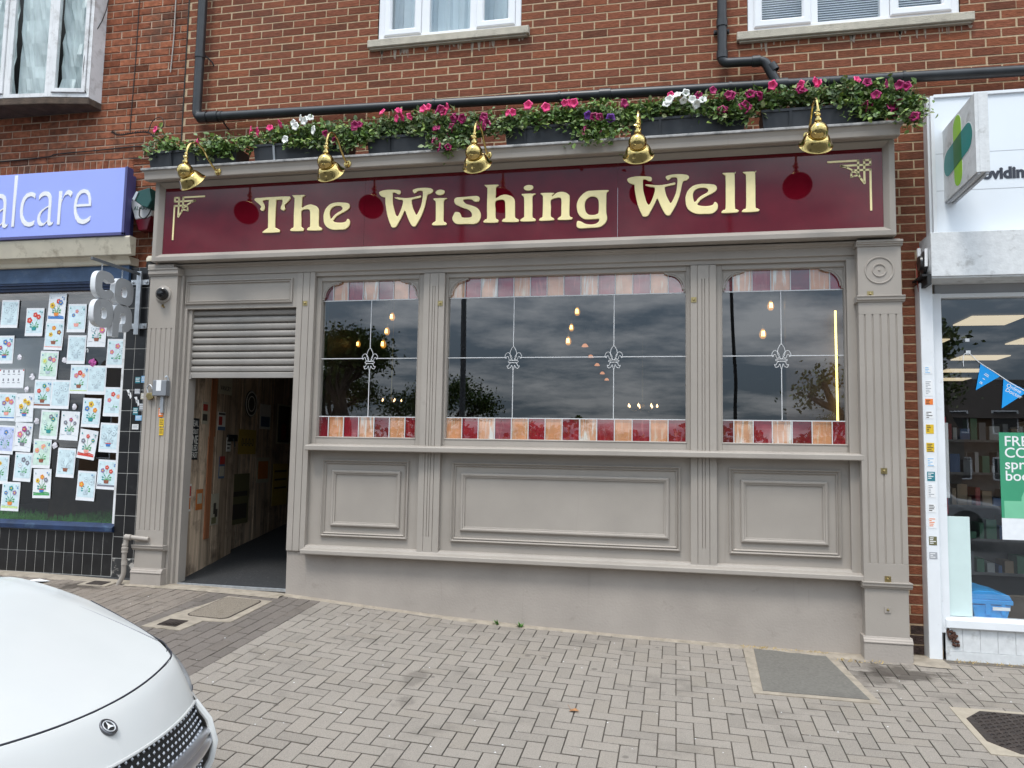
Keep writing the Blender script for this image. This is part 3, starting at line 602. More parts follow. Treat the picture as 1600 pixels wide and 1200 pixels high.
# stall riser with raised panels
b = MB(); b.box(-3.212, 1.40, -.12, -.02, -.90, -.01); riser = b.build('stall_riser', paint, pub)
for (ox0,ox1,ix0,ix1) in ((-3.084,-2.276,-2.982,-2.361), (-1.886,.038,-1.792,-.063), (.419,1.258,.521,1.153)):
    b = MB(); b.mold(ox0, ox1, -.770, -.096, [(0,-.121),(.001,-.144),(.009,-.149),(.015,-.136),(.021,-.130),(.028,-.140),(.034,-.133),(.037,-.1205)])
    b.mold(ix0, ix1, -.668, -.197, [(-.012,-.121),(-.01,-.138),(0,-.145),(.010,-.143),(.016,-.134),(.026,-.131),(.028,-.1205)]); b.build('panel_moulding', paint, riser, smooth=True, angle=25)
b = MB(); b.box(1.323, 1.40, -.165, -.02, -.90, 1.57); b.build('end_post', paint, pub, bevel=.003)
b = MB(); b.extx(-3.205, 1.41, [(-.10,-.018),(-.245,-.018),(-.252,-.012),(-.252,.022),(-.246,.030),(-.10,.046)]); b.build('window_sill', paint, pub, bevel=.003)
b = MB(); b.extx(-3.215, 1.40, [(-.10,-.922),(-.240,-.922),(-.246,-.916),(-.246,-.886),(-.236,-.880),(-.165,-.872),(-.158,-.858),(-.13,-.850),(-.10,-.85)]); b.build('ledge', paint, pub, bevel=.003)
b = MB(); n = 60; vs = []
for i in range(n+1):
    x = lerp(-3.385, 1.40, i/n); z = zg(x,-.15)-.02; vs += [(x,-.150,z),(x,-.146,z+.06),(x,-.152,-.922 if x > -3.2 else -.906),(x,-.02,z)]
b.add(vs, [(i*4,(i+1)*4,(i+1)*4+1,i*4+1) for i in range(n)]+[(i*4+1,(i+1)*4+1,(i+1)*4+2,i*4+2) for i in range(n)]+[(0,1,2,3)])
b.build('rendered_base', paint2, pub, smooth=True)
# windows
WX = [(-3.165,-2.230,-3.212,-2.176), (-1.965,.086,-1.985,.120), (.370,1.316,.323,1.323)]
TB = [[('r',.10)]+[('p',.145),('r',.145)]*2+[('p',.145),('r',.11)], [('p',.147),('r',.147)]*7, [('r',.092),('p',.150),('r',.147),('q',.152),('r',.150),('p',.150),('r',.105)]]
fleur = [[(0,95),(28,62),(34,28),(20,-2),(0,-20),(-20,-2),(-34,28),(-28,62)], [(12,0),(40,40),(66,44),(84,24),(84,4),(72,0),(66,14),(52,12),(40,-12)], [(-12,0),(-40,40),(-66,44),(-84,24),(-84,4),(-72,0),(-66,14),(-52,12),(-40,-12)], [(-44,-22),(44,-22),(40,-36),(-40,-36)], [(30,-40),(50,-66),(64,-62),(52,-84),(26,-76),(14,-58),(0,-100),(-14,-58),(-26,-76),(-52,-84),(-64,-62),(-50,-66),(-30,-40)]]
for wi, (gx0, gx1, fx0, fx1) in enumerate(WX):
    w = thing('shop_window', None, None); w.parent = pub; w.location = Vector(((gx0+gx1)/2, -.09, .1))-Vector(pub.location)
    b = MB(); zt = 1.525
    b.mold(fx0, fx1, .035, 1.565, [(0,-.02),(0,-.13)]+[(.004,-.135)]); 
    # rails and stiles of differing width
    pr = lambda a: a
    b = MB()
    b.box(fx0, gx0, -.125, -.02, .04, 1.60); b.box(gx1, fx1, -.125, -.02, .04, 1.60)
    b.box(gx0, gx1, -.125, -.02, .04, .104); b.box(gx0, gx1, -.125, -.02, zt, 1.60)
    fr = b.build('frame', paint, w, bevel=.004)
    b = MB(); b.mold(gx0-.004, gx1+.004, .100, zt+.004, [(0,-.1255),(.001,-.131),(.006,-.129),(.010,-.10),(.010,-.08)]); b.build('bead', paint, w)
    b = MB(); b.box(gx0-.005, gx1+.005, -.086, -.080, .095, zt+.01); b.build('pane', pane_m, w)
    for top in (0, 1):
        z0, z1 = (1.345, zt) if top else (.104, .290)
        b = MB(); x = gx0; tiles = TB[wi]; sc = (gx1-gx0)/sum(t_[1] for t_ in tiles)
        for ti, (c_, wd) in enumerate(tiles):
            x1 = x+wd*sc; mi = {'r': 0 if ti % 4 else 2, 'p': 1 if (ti*7+wi) % 3 else 3, 'q': 3}[c_]; b.box(x+.003, x1-.003, -.0785, -.076, z0+.003, z1-.003, mi); x = x1
        st = b.build('stained_glass', [redg, peach, redg2, peach2], w)
        b = MB(); x = gx0
        for c_, wd in tiles[:-1]: x += wd*sc; b.box(x-.0035, x+.0035, -.0915, -.0872, z0, z1)
        zz = z0 if top else z1; b.box(gx0, gx1, -.092, -.0872, zz-.004, zz+.004); b.build('lead', lead, w)
    b = MB(); vx = [[-2.690], [-1.373,-.509], [.835]][wi]; yl = -.0885
    seg = [gx0]+sum(([v-.062, v+.062] for v in vx), [])+[gx1]
    for i in range(0, len(seg), 2): b.box(seg[i], seg[i+1], yl-.002, yl+.002, .811, .818)
    for v in vx: b.box(v-.0032, v+.0032, yl-.002, yl+.002, .294, .715); b.box(v-.0032, v+.0032, yl-.002, yl+.002, .905, 1.341)
    b.build('glazing_bar', lead, w)
    for v in vx:
        b = MB()
        for c in fleur:
            pts = catmull([(v+p[0]*.00085, yl, .808+p[1]*.00105) for p in c], 4 if len(c) > 5 or True else 1, True); b.tube(pts+[pts[0], pts[1]], .0028, 5, cap=False)
        b.build('fleur_de_lis', lead, w, smooth=True)
    for sd_ in (0, 1):                          # fretted corner brackets
        sg = 1 if sd_ == 0 else -1; X0 = gx0 if sd_ == 0 else gx1; r = .135
        arc = [(X0+sg*(.018+r-r*cos(q)), zt-.018-r+r*sin(q)) for q in [radians(a) for a in range(0, 91, 9)]]
        pts = [(X0, zt), (X0, zt-.018-r-.02), (X0+sg*.022, zt-.018-r-.02), (X0+sg*.022, zt-.018-r)]+arc[1:-1]+[(X0+sg*(.018+r), zt-.022), (X0+sg*(.018+r+.03), zt-.022), (X0+sg*(.018+r+.03), zt)]
        b = MB(); b.prism(pts if sg > 0 else pts[::-1], -.112, -.094, 'y')
        b.tube([(X0+sg*.008, -.113, zt-.155)]+[(X0+sg*(.030+.118-.118*cos(radians(a))), -.113, zt-.150+.122*sin(radians(a))) for a in range(0, 91, 9)]+[(X0+sg*.178, -.113, zt-.010)], .006, 6)
        b.tube([(X0+sg*.014,-.112,zt-.02),(X0+sg*.014,-.112,zt-.09),(X0+sg*.04,-.112,zt-.045),(X0+sg*.09,-.112,zt-.018),(X0+sg*.014,-.112,zt-.02)], .0035, 5)
        b.build('corner_bracket', paint, w, bevel=.002)
# frieze mouldings under the name board
b = MB(); b.extx(-4.60, 1.39, [(-.02,1.566),(-.150,1.566),(-.152,1.60),(-.172,1.604),(-.172,1.668),(-.186,1.672),(-.190,1.680),(-.20,1.684),(-.222,1.686),(-.224,1.700),(-.205,1.706),(-.185,1.712),(-.185,1.735),(-.02,1.735)])
b.extx(-4.875, -4.60, [(-.02,1.662),(-.262,1.662),(-.266,1.668),(-.266,1.690),(-.26,1.70),(-.20,1.71),(-.02,1.71)]); b.extx(1.39, 1.70, [(-.02,1.692),(-.240,1.692),(-.240,1.704),(-.19,1.712),(-.02,1.712)])
b.build('frieze', paint, pub, bevel=.002)
# name board
nb = thing('name_board', None, None); nb.parent = pub; nb.location = Vector((-1.57, -.27, 1.8))-Vector(pub.location)
b = MB(); b.mold(-4.805, 1.658, 1.712, 2.502, [(0,-.02),(0,-.312),(.004,-.318),(.04,-.320),(.046,-.316),(.078,-.276),(.080,-.262)]); b.build('frame', paint, nb, bevel=.0015)
b = MB(); xs = [-4.73, -2.713, -.472, 1.585]
for i in range(3): b.box(xs[i]+(.0007 if i else 0), xs[i+1]-(.0007 if i < 2 else 0), -.270, -.25, 1.785, 2.45)
b.build('panel', maroon, nb)
GL = {'T':[[(0,318),(13,331),(74,332),(182,334),(333,332),(359,323),(360,310),(339,283),(305,249),(313,215),(294,201),(273,213),(268,232),(281,265),(281,299),(255,304),(225,303),(220,294),(219,182),(221,55),(236,40),(267,22),(269,12),(256,0),(111,0),(100,10),(114,23),(146,44),(150,58),(145,186),(146,298),(139,306),(115,308),(89,304),(86,293),(106,255),(107,225),(94,207),(76,211),(63,227),(72,247),(53,269),(7,307)]],'h':[[(5,337),(16,340),(123,337),(123,325),(106,310),(105,259),(107,219),(143,237),(186,246),(221,237),(249,225),(271,196),(276,141),(278,49),(290,33),(310,20),(311,9),(297,0),(181,5),(165,18),(179,34),(193,45),(190,144),(186,185),(172,199),(152,202),(104,189),(106,111),(109,45),(133,25),(132,12),(118,2),(16,6),(0,18),(15,34),(32,48),(29,152),(30,300),(21,319)]],'e':[[(0,127),(5,165),(23,205),(62,239),(114,251),(175,249),(234,238),(250,209),(239,186),(209,166),(167,146),(125,121),(103,96),(96,81),(121,69),(170,64),(213,71),(232,96),(249,86),(257,63),(248,28),(210,1),(155,0),(93,3),(43,25),(10,65)],[(75,103),(63,130),(60,162),(70,194),(103,216),(152,218),(174,207),(181,192),(169,175),(133,156),(103,134)]],'W':[[(0,318),(14,334),(68,344),(136,342),(190,334),(202,318),(197,298),(176,299),(151,313),(131,313),(129,288),(133,221),(147,161),(162,115),(178,98),(194,118),(215,172),(226,216),(222,242),(190,248),(151,263),(154,272),(190,268),(244,260),(297,261),(350,269),(385,275),(392,267),(385,256),(346,249),(311,241),(308,219),(318,174),(336,133),(354,104),(375,135),(396,189),(405,244),(408,299),(396,317),(361,317),(346,304),(329,298),(314,321),(322,334),(360,343),(421,344),(473,338),(498,324),(500,305),(480,288),(456,282),(445,253),(428,169),(399,89),(364,25),(347,2),(322,3),(297,35),(269,96),(247,145),(226,105),(198,51),(169,4),(134,0),(116,29),(87,104),(65,210),(59,273),(48,276),(18,291)]],'i':[[(9,236),(21,244),(126,241),(124,232),(104,215),(105,135),(106,42),(118,28),(133,18),(134,8),(119,0),(21,2),(0,12),(10,26),(30,39),(34,52),(32,171),(28,215),(14,229)],[(26,295),(36,311),(66,320),(100,313),(109,296),(98,277),(67,270),(38,278)]],'s':[[(13,215),(19,233),(42,242),(122,244),(202,247),(232,239),(241,220),(235,199),(210,194),(190,201),(170,217),(130,222),(96,218),(100,201),(124,180),(178,161),(222,139),(249,101),(255,62),(241,23),(205,0),(128,2),(48,5),(14,26),(0,57),(9,86),(25,112),(59,108),(76,90),(83,69),(104,59),(147,58),(173,65),(173,95),(145,126),(91,148),(37,174),(20,191)]],'n':[[(8,238),(22,243),(121,239),(119,228),(105,214),(113,212),(145,237),(182,245),(223,237),(252,215),(258,190),(257,112),(258,42),(268,25),(284,18),(282,8),(266,0),(169,2),(159,15),(173,27),(187,41),(188,115),(187,177),(177,192),(154,195),(99,177),(100,115),(99,44),(111,27),(126,16),(120,2),(13,1),(0,14),(13,28),(27,37),(30,122),(29,206),(22,223)]],'g':[[(0,117),(11,166),(43,209),(87,238),(135,242),(215,242),(263,239),(265,229),(249,213),(248,154),(248,56),(255,15),(253,-18),(233,-49),(190,-74),(118,-77),(38,-78),(9,-69),(0,-48),(7,-15),(37,-19),(77,-41),(126,-49),(165,-42),(187,-23),(187,-3),(157,-3),(77,-2),(37,20),(10,59)],[(68,122),(79,162),(107,186),(135,190),(167,179),(184,145),(184,59),(171,39),(141,32),(101,38),(76,68)]],'l':[[(8,328),(19,334),(101,331),(103,319),(104,210),(104,45),(117,28),(134,17),(129,7),(110,0),(8,0),(0,13),(14,26),(30,42),(32,180),(31,300),(22,316)]]}
for ch, x in [('T',-3.793),('h',-3.421),('e',-3.101),('W',-2.578),('i',-2.08),('s',-1.896),('h',-1.618),('i',-1.295),('n',-1.131),('g',-.813),('W',-.394),('e',.078),('l',.364),('l',.523)]:
    glyph(GL[ch], 'letter', gold, nb, x, 1.952, -.277, ext=.004, bev=.003)
def ornament(x, z, sg):
    b = MB(); y0, y1 = -.276, -.2695; u = .0075
    def bx(a0, a1, c0, c1):
        xs_ = sorted((x+sg*a0, x+sg*a1)); b.box(xs_[0], xs_[1], y0, y1, z+c0, z+c1)
    def st(pts, w=.015):
        for p, q in zip(pts, pts[1:]):
            P = Vector((x+sg*p[0], 0, z+p[1])); Q = Vector((x+sg*q[0], 0, z+q[1])); d = (Q-P).normalized(); n_ = Vector((-d.z, 0, d.x))*w/2; e = d*w*.35
            c = [P+n_-e, P-n_-e, Q-n_+e, Q+n_+e]; vs = [(v.x,y0,v.z) for v in c]+[(v.x,y1,v.z) for v in c]
            b.add(vs, [(0,1,2,3),(0,4,5,1),(1,5,6,2),(2,6,7,3),(3,7,4,0)])
    a = .0; 
    st([(0,-.40),(0,-.078),(.125,-.078)]); st([(.125,-.078),(.175,-.05),(.215,-.035)],.013); st([(.215,-.037),(0,-.037),(0,0),(.044,0),(.044,-.175)]); st([(.044,-.185),(.075,-.14),(.088,-.11),(.088,0),(.31,0)])
    st([(.09,-.118),(.122,-.124),(.142,-.13)],.012); st([(.142,-.13),(.138,-.098),(.122,-.078)],.012); st([(.092,-.112),(.10,-.098),(.122,-.09)],.010)
    b.build('corner_ornament', gold, nb)
ornament(-4.622, 2.330, 1); ornament(1.490, 2.330, -1)
# cornice
b = MB(); b.extx(-4.835, 1.668, [(-.02,2.50),(-.335,2.50),(-.345,2.462),(-.40,2.456),(-.432,2.452),(-.440,2.460),(-.445,2.50),(-.455,2.530),(-.460,2.536),(-.02,2.536)]); b.build('cornice', paint, pub, bevel=.003)
b = MB(); b.extx(-4.86, 1.69, [(-.02,2.5365),(-.468,2.5365),(-.472,2.54),(-.472,2.556),(-.466,2.560),(-.02,2.572)]); b.build('lead_capping', paint_w, pub, bevel=.002)
# little brass lock plates
for (x, y, z) in ((-3.300,-.172,1.314),(-2.021,-.162,1.289),(.146,-.162,1.272),(1.475,-.25,1.27),(1.545,-.25,-.09),(1.555,-.25,-.895),(1.55,-.25,-1.12)):
    b = MB(); b.box(x-.022, x+.022, y-.004, y+.001, z-.022, z+.022, 0 if z > -1 else 1); b.lathe([(0,-.014),(.007,-.012),(.010,-.004)], (x,y,z), (0,1,0), 10, 0); b.build('lock_plate', [brass_d, paint], pub)
# pub interior room and its lamps
wood_dk = mat('dark_panelling', (.035,.02,.012), .5, vary=.3, vs=4)
wood_md = mat('brown_panelling', (.10,.055,.03), .5, vary=.3, vs=5)
def room(name, x0, x1, y0, y1, z0, z1, mt):
    b = MB(); b.add([(x0,y0,z0),(x1,y0,z0),(x1,y1,z0),(x0,y1,z0),(x0,y0,z1),(x1,y0,z1),(x1,y1,z1),(x0,y1,z1)], [(0,1,2,3),(4,7,6,5),(1,5,6,2),(2,6,7,3),(3,7,4,0)])
    return tag(b.build(name, mt), kind='structure')
room('pub_room', -3.30, 1.70, -.015, 8, -1.2, 1.64, wood_dk)
b = MB(); b.box(.95, 1.69, .5, .62, -1.2, 1.64); tag(b.build('panelled_screen', wood_md), 'brown wooden screen standing inside the right hand pub window', 'screen')
bulbm = mat('amber_bulb_glass', (.5,.25,.05), .1, emit=((1,.42,.06),.55)); filam = mat('filament', (1,.8,.4), .3, emit=((1,.70,.22),7)); cordm = mat('twisted_cord', (.04,.03,.02), .7)
def bulb(x, y, z, s, lb, grp='filament bulbs hanging in the pub windows'):
    s *= .72
    t = thing('pendant_bulb', lb, 'pendant light', (x, y, z), grp)
    b = MB(); b.lathe([(.0,-.055*s),(.02*s,-.052*s),(.036*s,-.03*s),(.040*s,0),(.030*s,.03*s),(.016*s,.055*s),(.014*s,.06*s)], (x,y,z), (0,0,1), 14); b.build('bulb', bulbm, t, smooth=True)
    b = MB()
    for dx in (-.016,.0,.016): b.tube([(x+dx*s,y-.041*s,z-.03*s),(x+dx*.7*s,y-.041*s,z+.03*s)], .0035*s, 5)
    b.build('filament', filam, t)
    b = MB(); b.lathe([(.015*s,.058*s),(.017*s,.10*s),(.006*s,.11*s)], (x,y,z), (0,0,1), 12); b.build('lamp_holder', brass_d, t, smooth=True)
    b = MB(); b.tube([(x,y,z+.10*s),(x,y,1.63)], .003, 5); b.build('cord', cordm, t)
for x, z, s, lb in ((-2.864,1.369,1,'topmost of the three amber filament bulbs in the left pub window'),(-2.915,1.217,1,'middle one of the three amber filament bulbs in the left pub window'),(-2.952,1.084,1.05,'lowest of the three amber filament bulbs in the left pub window'),(-3.477+.25,1.089,.8,'lone amber bulb at the left edge of the left pub window'),
    (-.946,1.387,1,'topmost of the three amber filament bulbs in the wide middle window'),(-1.001,1.229,.9,'middle one of the three amber filament bulbs in the wide middle window'),(-1.031,1.096,1.05,'lowest of the three amber filament bulbs in the wide middle window'),
    (.870,1.407,1.1,'upper amber filament bulb in the right pub window'),(.798,1.142,1.15,'lower amber filament bulb in the right pub window')): bulb(x, .9, z, s, lb)
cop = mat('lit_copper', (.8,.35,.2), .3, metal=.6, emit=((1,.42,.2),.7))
for i, (x, y, z) in enumerate(((-.901,1.2,1.091),(-.938,2.1,1.092),(-.954,3.0,1.1),(-.972,3.9,1.088),(-.989,4.8,1.087))):
    t = thing('copper_pendant', ['nearest','second nearest','middle','second farthest','farthest'][i]+' of the row of small copper bar lights inside the wide window', 'pendant light', (x,y,z), 'copper bar lights in a row')
    b = MB(); b.lathe([(.01,.02),(.02,.014),(.032,-.004),(.034,-.012),(.02,-.014),(0,-.012)], (x,y,z), (0,0,1), 16); b.build('shade', cop, t, smooth=True)
    b = MB(); b.tube([(x,y,z+.03),(x,y,1.63)], .003, 5); b.build('cord', cordm, t)
b = MB(); b.tube([(1.352,.45,1.27),(1.357,.45,.30)], .009, 8); tag(b.build('strip_light', mat('lit_strip', (1,.85,.3), .3, emit=((1,.78,.22),3.2))), 'thin upright glowing yellow strip light behind the right pub window', 'strip light')
tiny = mat('tiny_lamp', (1,.7,.4), .3, emit=((1,.62,.3),4))
t = thing('chandelier', 'small chandelier of candle bulbs low in the wide pub window', 'chandelier', (-.38,2.6,.55))
b = MB(); b.lathe([(.01,.9),(.01,.1),(.03,.06),(.02,0)], (-.38,2.6,.52), (0,0,1), 8)
for k in range(7): a = 2*pi*k/7; b.tube([(-.38,2.6,.54),(-.38+.12*cos(a),2.6+.12*sin(a),.50),(-.38+.17*cos(a),2.6+.17*sin(a),.545)], .005, 5)
b.build('arms', brass_d, t)
for k in range(7): a = 2*pi*k/7; b = MB(); b.lathe([(0,.0),(.010,.006),(.012,.02),(.0,.045)], (-.38+.17*cos(a),2.6+.17*sin(a),.548), (0,0,1), 8); b.build('candle_bulb', tiny, t, smooth=True)
t = thing('chandelier', 'small chandelier of candle bulbs low behind the left pub window', 'chandelier', (-4.0,2.6,.55)); t.location = (-3.0,1.3,.5)
b = MB(); b.lathe([(.008,1.1),(.008,.1),(.02,.06),(.012,0)], (-3.0,1.3,.5), (0,0,1), 8); b.build('arms', brass_d, t)
for k in range(5): a = 2*pi*k/5+.4; b = MB(); b.lathe([(0,.0),(.007,.004),(.008,.014),(.0,.03)], (-3.0+.11*cos(a),1.3+.11*sin(a),.52), (0,0,1), 8); b.build('candle_bulb', tiny, t, smooth=True)
for k, (x, z) in enumerate(((-2.2,.55),(-1.9,1.5),(-.2,.8))): pass
# doorway: sloping mat floor, plank walls, posters
mt_mat = mat('ribbed_mat', (.028,.029,.031), .75, vary=.35, vs=120, bump=.7, bs=90, streak=((.09,.09,.09),(70,26,1),.60,.72))
zf = lambda y: -1.255+.1*max(0,y)
b = MB(); n = 10; vs = []
for i in range(n+1): y = lerp(-.13, 8, i/n); vs += [(-6.4,y,zf(y)),(-3.2,y,zf(y))]
b.add(vs, [(i*2,i*2+1,i*2+3,i*2+2) for i in range(n)]); tag(b.build('entrance_floor', mt_mat), kind='structure')
room('entrance_lobby', -6.3, -3.32, .30, 8, -1.6, 1.64, wood_md)
b = MB(); b.box(-4.47, -3.385, -.145, -.128, -1.275, -1.247); tag(b.build('threshold_strip', steel, bevel=.002), 'thin pale metal threshold strip across the pub doorway', 'threshold')
b = MB(); b.box(-3.385, -3.30, -.12, .32, -1.4, 1.5); b.build('door_reveal', paint, pub)
plank = mat('old_planks', (.44,.345,.25), .8, vary=.4, vs=3, bump=.6, bs=22, stretch=(7,7,.55), isl=[(0,(.55,.5,.45)),(.3,(.9,.85,.8)),(.6,(1.1,1.05,1)),(.85,(1.35,1.3,1.25)),(1,(.8,.6,.45))], dirt=(.07,.045,.03), ds=3.5, dth=(.5,.75))
redpl = mat('reddish_plank', (.34,.13,.055), .7, vary=.3, vs=3, stretch=(7,7,.5), bump=.4, bs=20)
pw = thing('plank_wall', 'wall of old upright planks in the pub doorway, stuck with posters', 'wall', (-4.6,.5,-1.2))
A, B_ = Vector((-4.55,.0)), Vector((-4.72,1.12)); A2, B2 = Vector((-4.80,1.13)), Vector((-5.05,3.9))
def planks(A, B, n, zlo, zhi, mt, nm, dd=.03, seed=3):
    r = random.Random(seed); b = MB(); d = (B-A); Ln = d.length; d.normalize(); nn = Vector((d.y,-d.x)); nn = nn if nn.x > 0 else -nn; s = 0; cuts = sorted([0, 1]+[k/n+r.uniform(-.25,.25)/n for k in range(1, n)])
    for c0, c1 in zip(cuts, cuts[1:]):
        o = r.uniform(-.006,.006); p = A+d*(Ln*c0+.002); q = A+d*(Ln*c1-.002); P = [p+nn*(dd*.5+o), q+nn*(dd*.5+o), q-nn*dd, p-nn*dd]
        zl = zf((p.y+q.y)/2)-.03 if zlo is None else zlo
        b.add([(v.x,v.y,zl) for v in P]+[(v.x,v.y,zhi) for v in P], [(0,3,2,1),(4,5,6,7),(0,1,5,4),(1,2,6,5),(2,3,7,6),(3,0,4,7)])
    return b.build(nm, mt, pw, bevel=.002)
planks(A, B_, 7, None, 1.6, plank, 'planks', seed=4); planks(A2, B2, 12, None, 1.6, plank, 'planks', seed=9)
d_ = (B_-A).normalized(); n_ = Vector((d_.y,-d_.x)); n_ = n_ if n_.x > 0 else -n_
def onwall(A_, B3, s, off=.03):
    d = (B3-A_).normalized(); nn = Vector((d.y,-d.x)); nn = nn if nn.x > 0 else -nn
    p = A_+d*s+nn*off; return p, d
def wallrect(nm, A_, B3, s0, s1, z0, z1, mt, parent, off=.024, th=.004):
    p, d = onwall(A_, B3, s0, off); q, _ = onwall(A_, B3, s1, off); p2, _ = onwall(A_, B3, s0, off-th); q2, _ = onwall(A_, B3, s1, off-th)
    b = MB(); P = [p,q,q2,p2]; b.add([(v.x,v.y,z0) for v in P]+[(v.x,v.y,z1) for v in P], [(0,3,2,1),(4,5,6,7),(0,1,5,4),(1,2,6,5),(2,3,7,6),(3,0,4,7)]); return b.build(nm, mt, parent)
wallrect('red_board', A, B_, .42, .53, -.92, .10, redpl, pw, .03, .01); wallrect('red_board', A, B_, .44, .56, .10, 1.3, redpl, pw, .028, .01)
ang = atan2(-d_.x, d_.y)
def wtext(s, size, A_, B3, sc, z, mt, parent, off=.027, sx=1):
    p, d = onwall(A_, B3, sc, off); return text(s, size, (p.x, p.y, z), mt, parent, rot=(pi/2, 0, atan2(d.y, d.x)), ext=.0008, align='CENTER', sx=sx)
def poster(nm, lb, A_, B3, s0, s1, z0, z1, mt, extra=(), texts=()):
    p, _ = onwall(A_, B3, (s0+s1)/2); t = thing(nm, lb, 'poster' if nm != 'tin_sign' else 'sign', (p.x, p.y, z0), 'posters on the plank wall')
    wallrect('sheet', A_, B3, s0, s1, z0, z1, mt, t)
    for (a, c, e, f, mm) in extra: wallrect('print', A_, B3, lerp(s0,s1,a), lerp(s0,s1,c), lerp(z0,z1,e), lerp(z0,z1,f), mm, t, .026, .002)
    for (s, sz, sc, zc, mm, sx) in texts: wtext(s, sz, A_, B3, lerp(s0,s1,sc), lerp(z0,z1,zc), mm, t, sx=sx)
    return t
def flat(nm, c, r=.7): return mat(nm, c, r, vary=.08, vs=30)
f_blk = flat('sign_black', (.012,.012,.014), .4); f_cream = flat('aged_cream', (.42,.38,.28)); f_yel = flat('dull_yellow', (.40,.28,.05)); f_red = flat('poster_red', (.35,.03,.02)); f_blue = flat('poster_blue', (.08,.12,.20)); f_wht = flat('poster_white', (.6,.58,.52)); f_dk = flat('poster_dark', (.05,.04,.03)); f_org = flat('poster_orange', (.45,.14,.03)); f_ol = flat('poster_olive', (.14,.13,.06))
poster('tin_sign', 'tall black tin sign with white capitals EAL OUT NE LED FAST', A, B_, .05, .20, -.13, .27, f_blk, (), [('EAL',.085,.5,.80,f_wht,.8),('OUT',.07,.5,.62,f_wht,.8),('NE',.12,.5,.38,f_wht,.8),('LED',.08,.5,.22,f_wht,.8),('FAST',.08,.5,.05,f_wht,.7)])
poster('oval_poster', 'narrow red and orange poster low by the left door jamb', A, B_, .03, .11, -.62, -.36, f_wht, [(.12,.88,.55,.92,f_red),(.15,.85,.08,.5,f_org)])
poster('poster', 'cream poster with a red roundel and blue foot, left of the latch', A, B_, .62, .80, .17, .36, f_wht, [(.0,1,.0,.2,f_blue),(.1,.55,.28,.75,f_red),(.05,.95,.84,.95,f_dk)])
poster('poster', 'small poster with a red top and grey lower half below the cream one', A, B_, .70, .84, -.33, -.10, f_blue, [(.1,.95,.64,1,f_red),(.1,.9,.1,.55,f_cream)])
poster('poster', 'pale poster of a dark figure low on the planks', A, B_, .56, .74, -.80, -.48, f_cream, [(.30,.62,.35,.70,f_dk),(.5,.85,.25,.5,f_dk),(.1,.7,.05,.25,f_ol)])
poster('poster', 'cream board partly hidden by the shutter with the faded word VANCRY', A, B_, .60, .93, .55, .80, f_cream, (), [('VANCRY',.07,.5,.15,f_dk,.9)])
poster('poster', 'dull yellow square notice with a row of dark digits on the inner planks', A2, B2, .18, .62, -.08, .20, f_yel, (), [('0-0-0-0',.13,.5,.33,f_dk,.8)])
poster('poster', 'olive landscape picture low on the inner planks', A2, B2, .05, .50, -.86, -.30, f_ol, [(.1,.9,.1,.4,f_dk),(.1,.9,.55,.65,f_dk)])
poster('poster', 'tall dark portrait poster deepest in the doorway', A2, B2, 1.2, 1.62, .05, .55, f_cream, [(.08,.92,.04,.96,f_dk),(.3,.7,.1,.5,f_red)])
poster('poster', 'mustard pennant notice deepest and lowest in the doorway', A2, B2, 1.15, 1.6, -.72, -.20, f_yel, [(.1,.9,.6,.64,f_dk),(.1,.9,.4,.44,f_dk),(.1,.9,.8,.84,f_dk)])
poster('poster', 'small white notice with black rows above the red topped poster', A, B_, .86, .97, -.05, .10, f_wht, [(.1,.9,.7,.8,f_dk),(.1,.9,.45,.55,f_dk),(.1,.7,.2,.3,f_dk)])
poster('poster', 'dull orange flyer near the foot of the reddish board', A, B_, .22, .36, -.62, -.42, f_org, [(.15,.85,.3,.8,f_cream)])
poster('poster', 'cream handbill between the tin sign and the reddish board', A, B_, .25, .38, .22, .44, f_cream, [(.12,.88,.6,.9,f_red),(.12,.88,.15,.45,f_dk)])
poster('poster', 'blue and white card above the yellow notice on the inner planks', A2, B2, .70, 1.0, .22, .52, f_wht, [(.1,.9,.1,.5,f_blue)])
poster('poster', 'rusty orange print below the yellow notice on the inner planks', A2, B2, .68, 1.02, -.42, -.12, f_cream, [(.1,.9,.15,.85,f_org)])
t = thing('roundel_sign', 'dark round sign ringed in white on the inner planks', 'sign', (-4.8,1.5,.4)); p, d = onwall(A2, B2, .42, .035)
nn = Vector((d.y,-d.x)); nn = nn if nn.x > 0 else -nn
b = MB(); b.lathe([(0,.008),(.15,.008),(.155,0)], (p.x,p.y,.50), (nn.x,nn.y,0), 32); b.build('disc', f_dk, t)
b = MB(); b.lathe([(.128,.009),(.130,.011),(.145,.011),(.147,.009)], (p.x,p.y,.50), (nn.x,nn.y,0), 32); b.lathe([(.078,.009),(.08,.011),(.09,.011),(.092,.009)], (p.x,p.y,.50), (nn.x,nn.y,0), 32); b.build('ring', f_wht, t)
b = MB(); p, d = onwall(A, B_, .98, .03); b.box(p.x-.015, p.x+.02, p.y-.10, p.y+.08, .06, .13); b.tube([(p.x+.03,p.y-.02,.09),(p.x+.05,p.y-.02,.0)], .008, 6); tag(b.build('door_latch', blackm, bevel=.003), 'black rim latch on the edge of the open plank door', 'latch')
t = thing('bucket', 'grey metal bucket just inside the right side of the pub doorway', 'bucket', (-3.50,.20,-1.235))
b = MB(); b.lathe([(.085,0),(.09,.01),(.125,.26),(.13,.265),(.126,.27),(.118,.262),(.085,.02),(0,.018)], (-3.44,.24,-1.235), (0,0,1), 24); b.build('body', steel, t, smooth=True)
b = MB(); b.tube([(-3.44+.128*cos(q),.24,-.98+.10*sin(q)-.02) for q in [radians(a) for a in range(180, 361, 20)]], .003, 5); b.build('handle', steel, t)
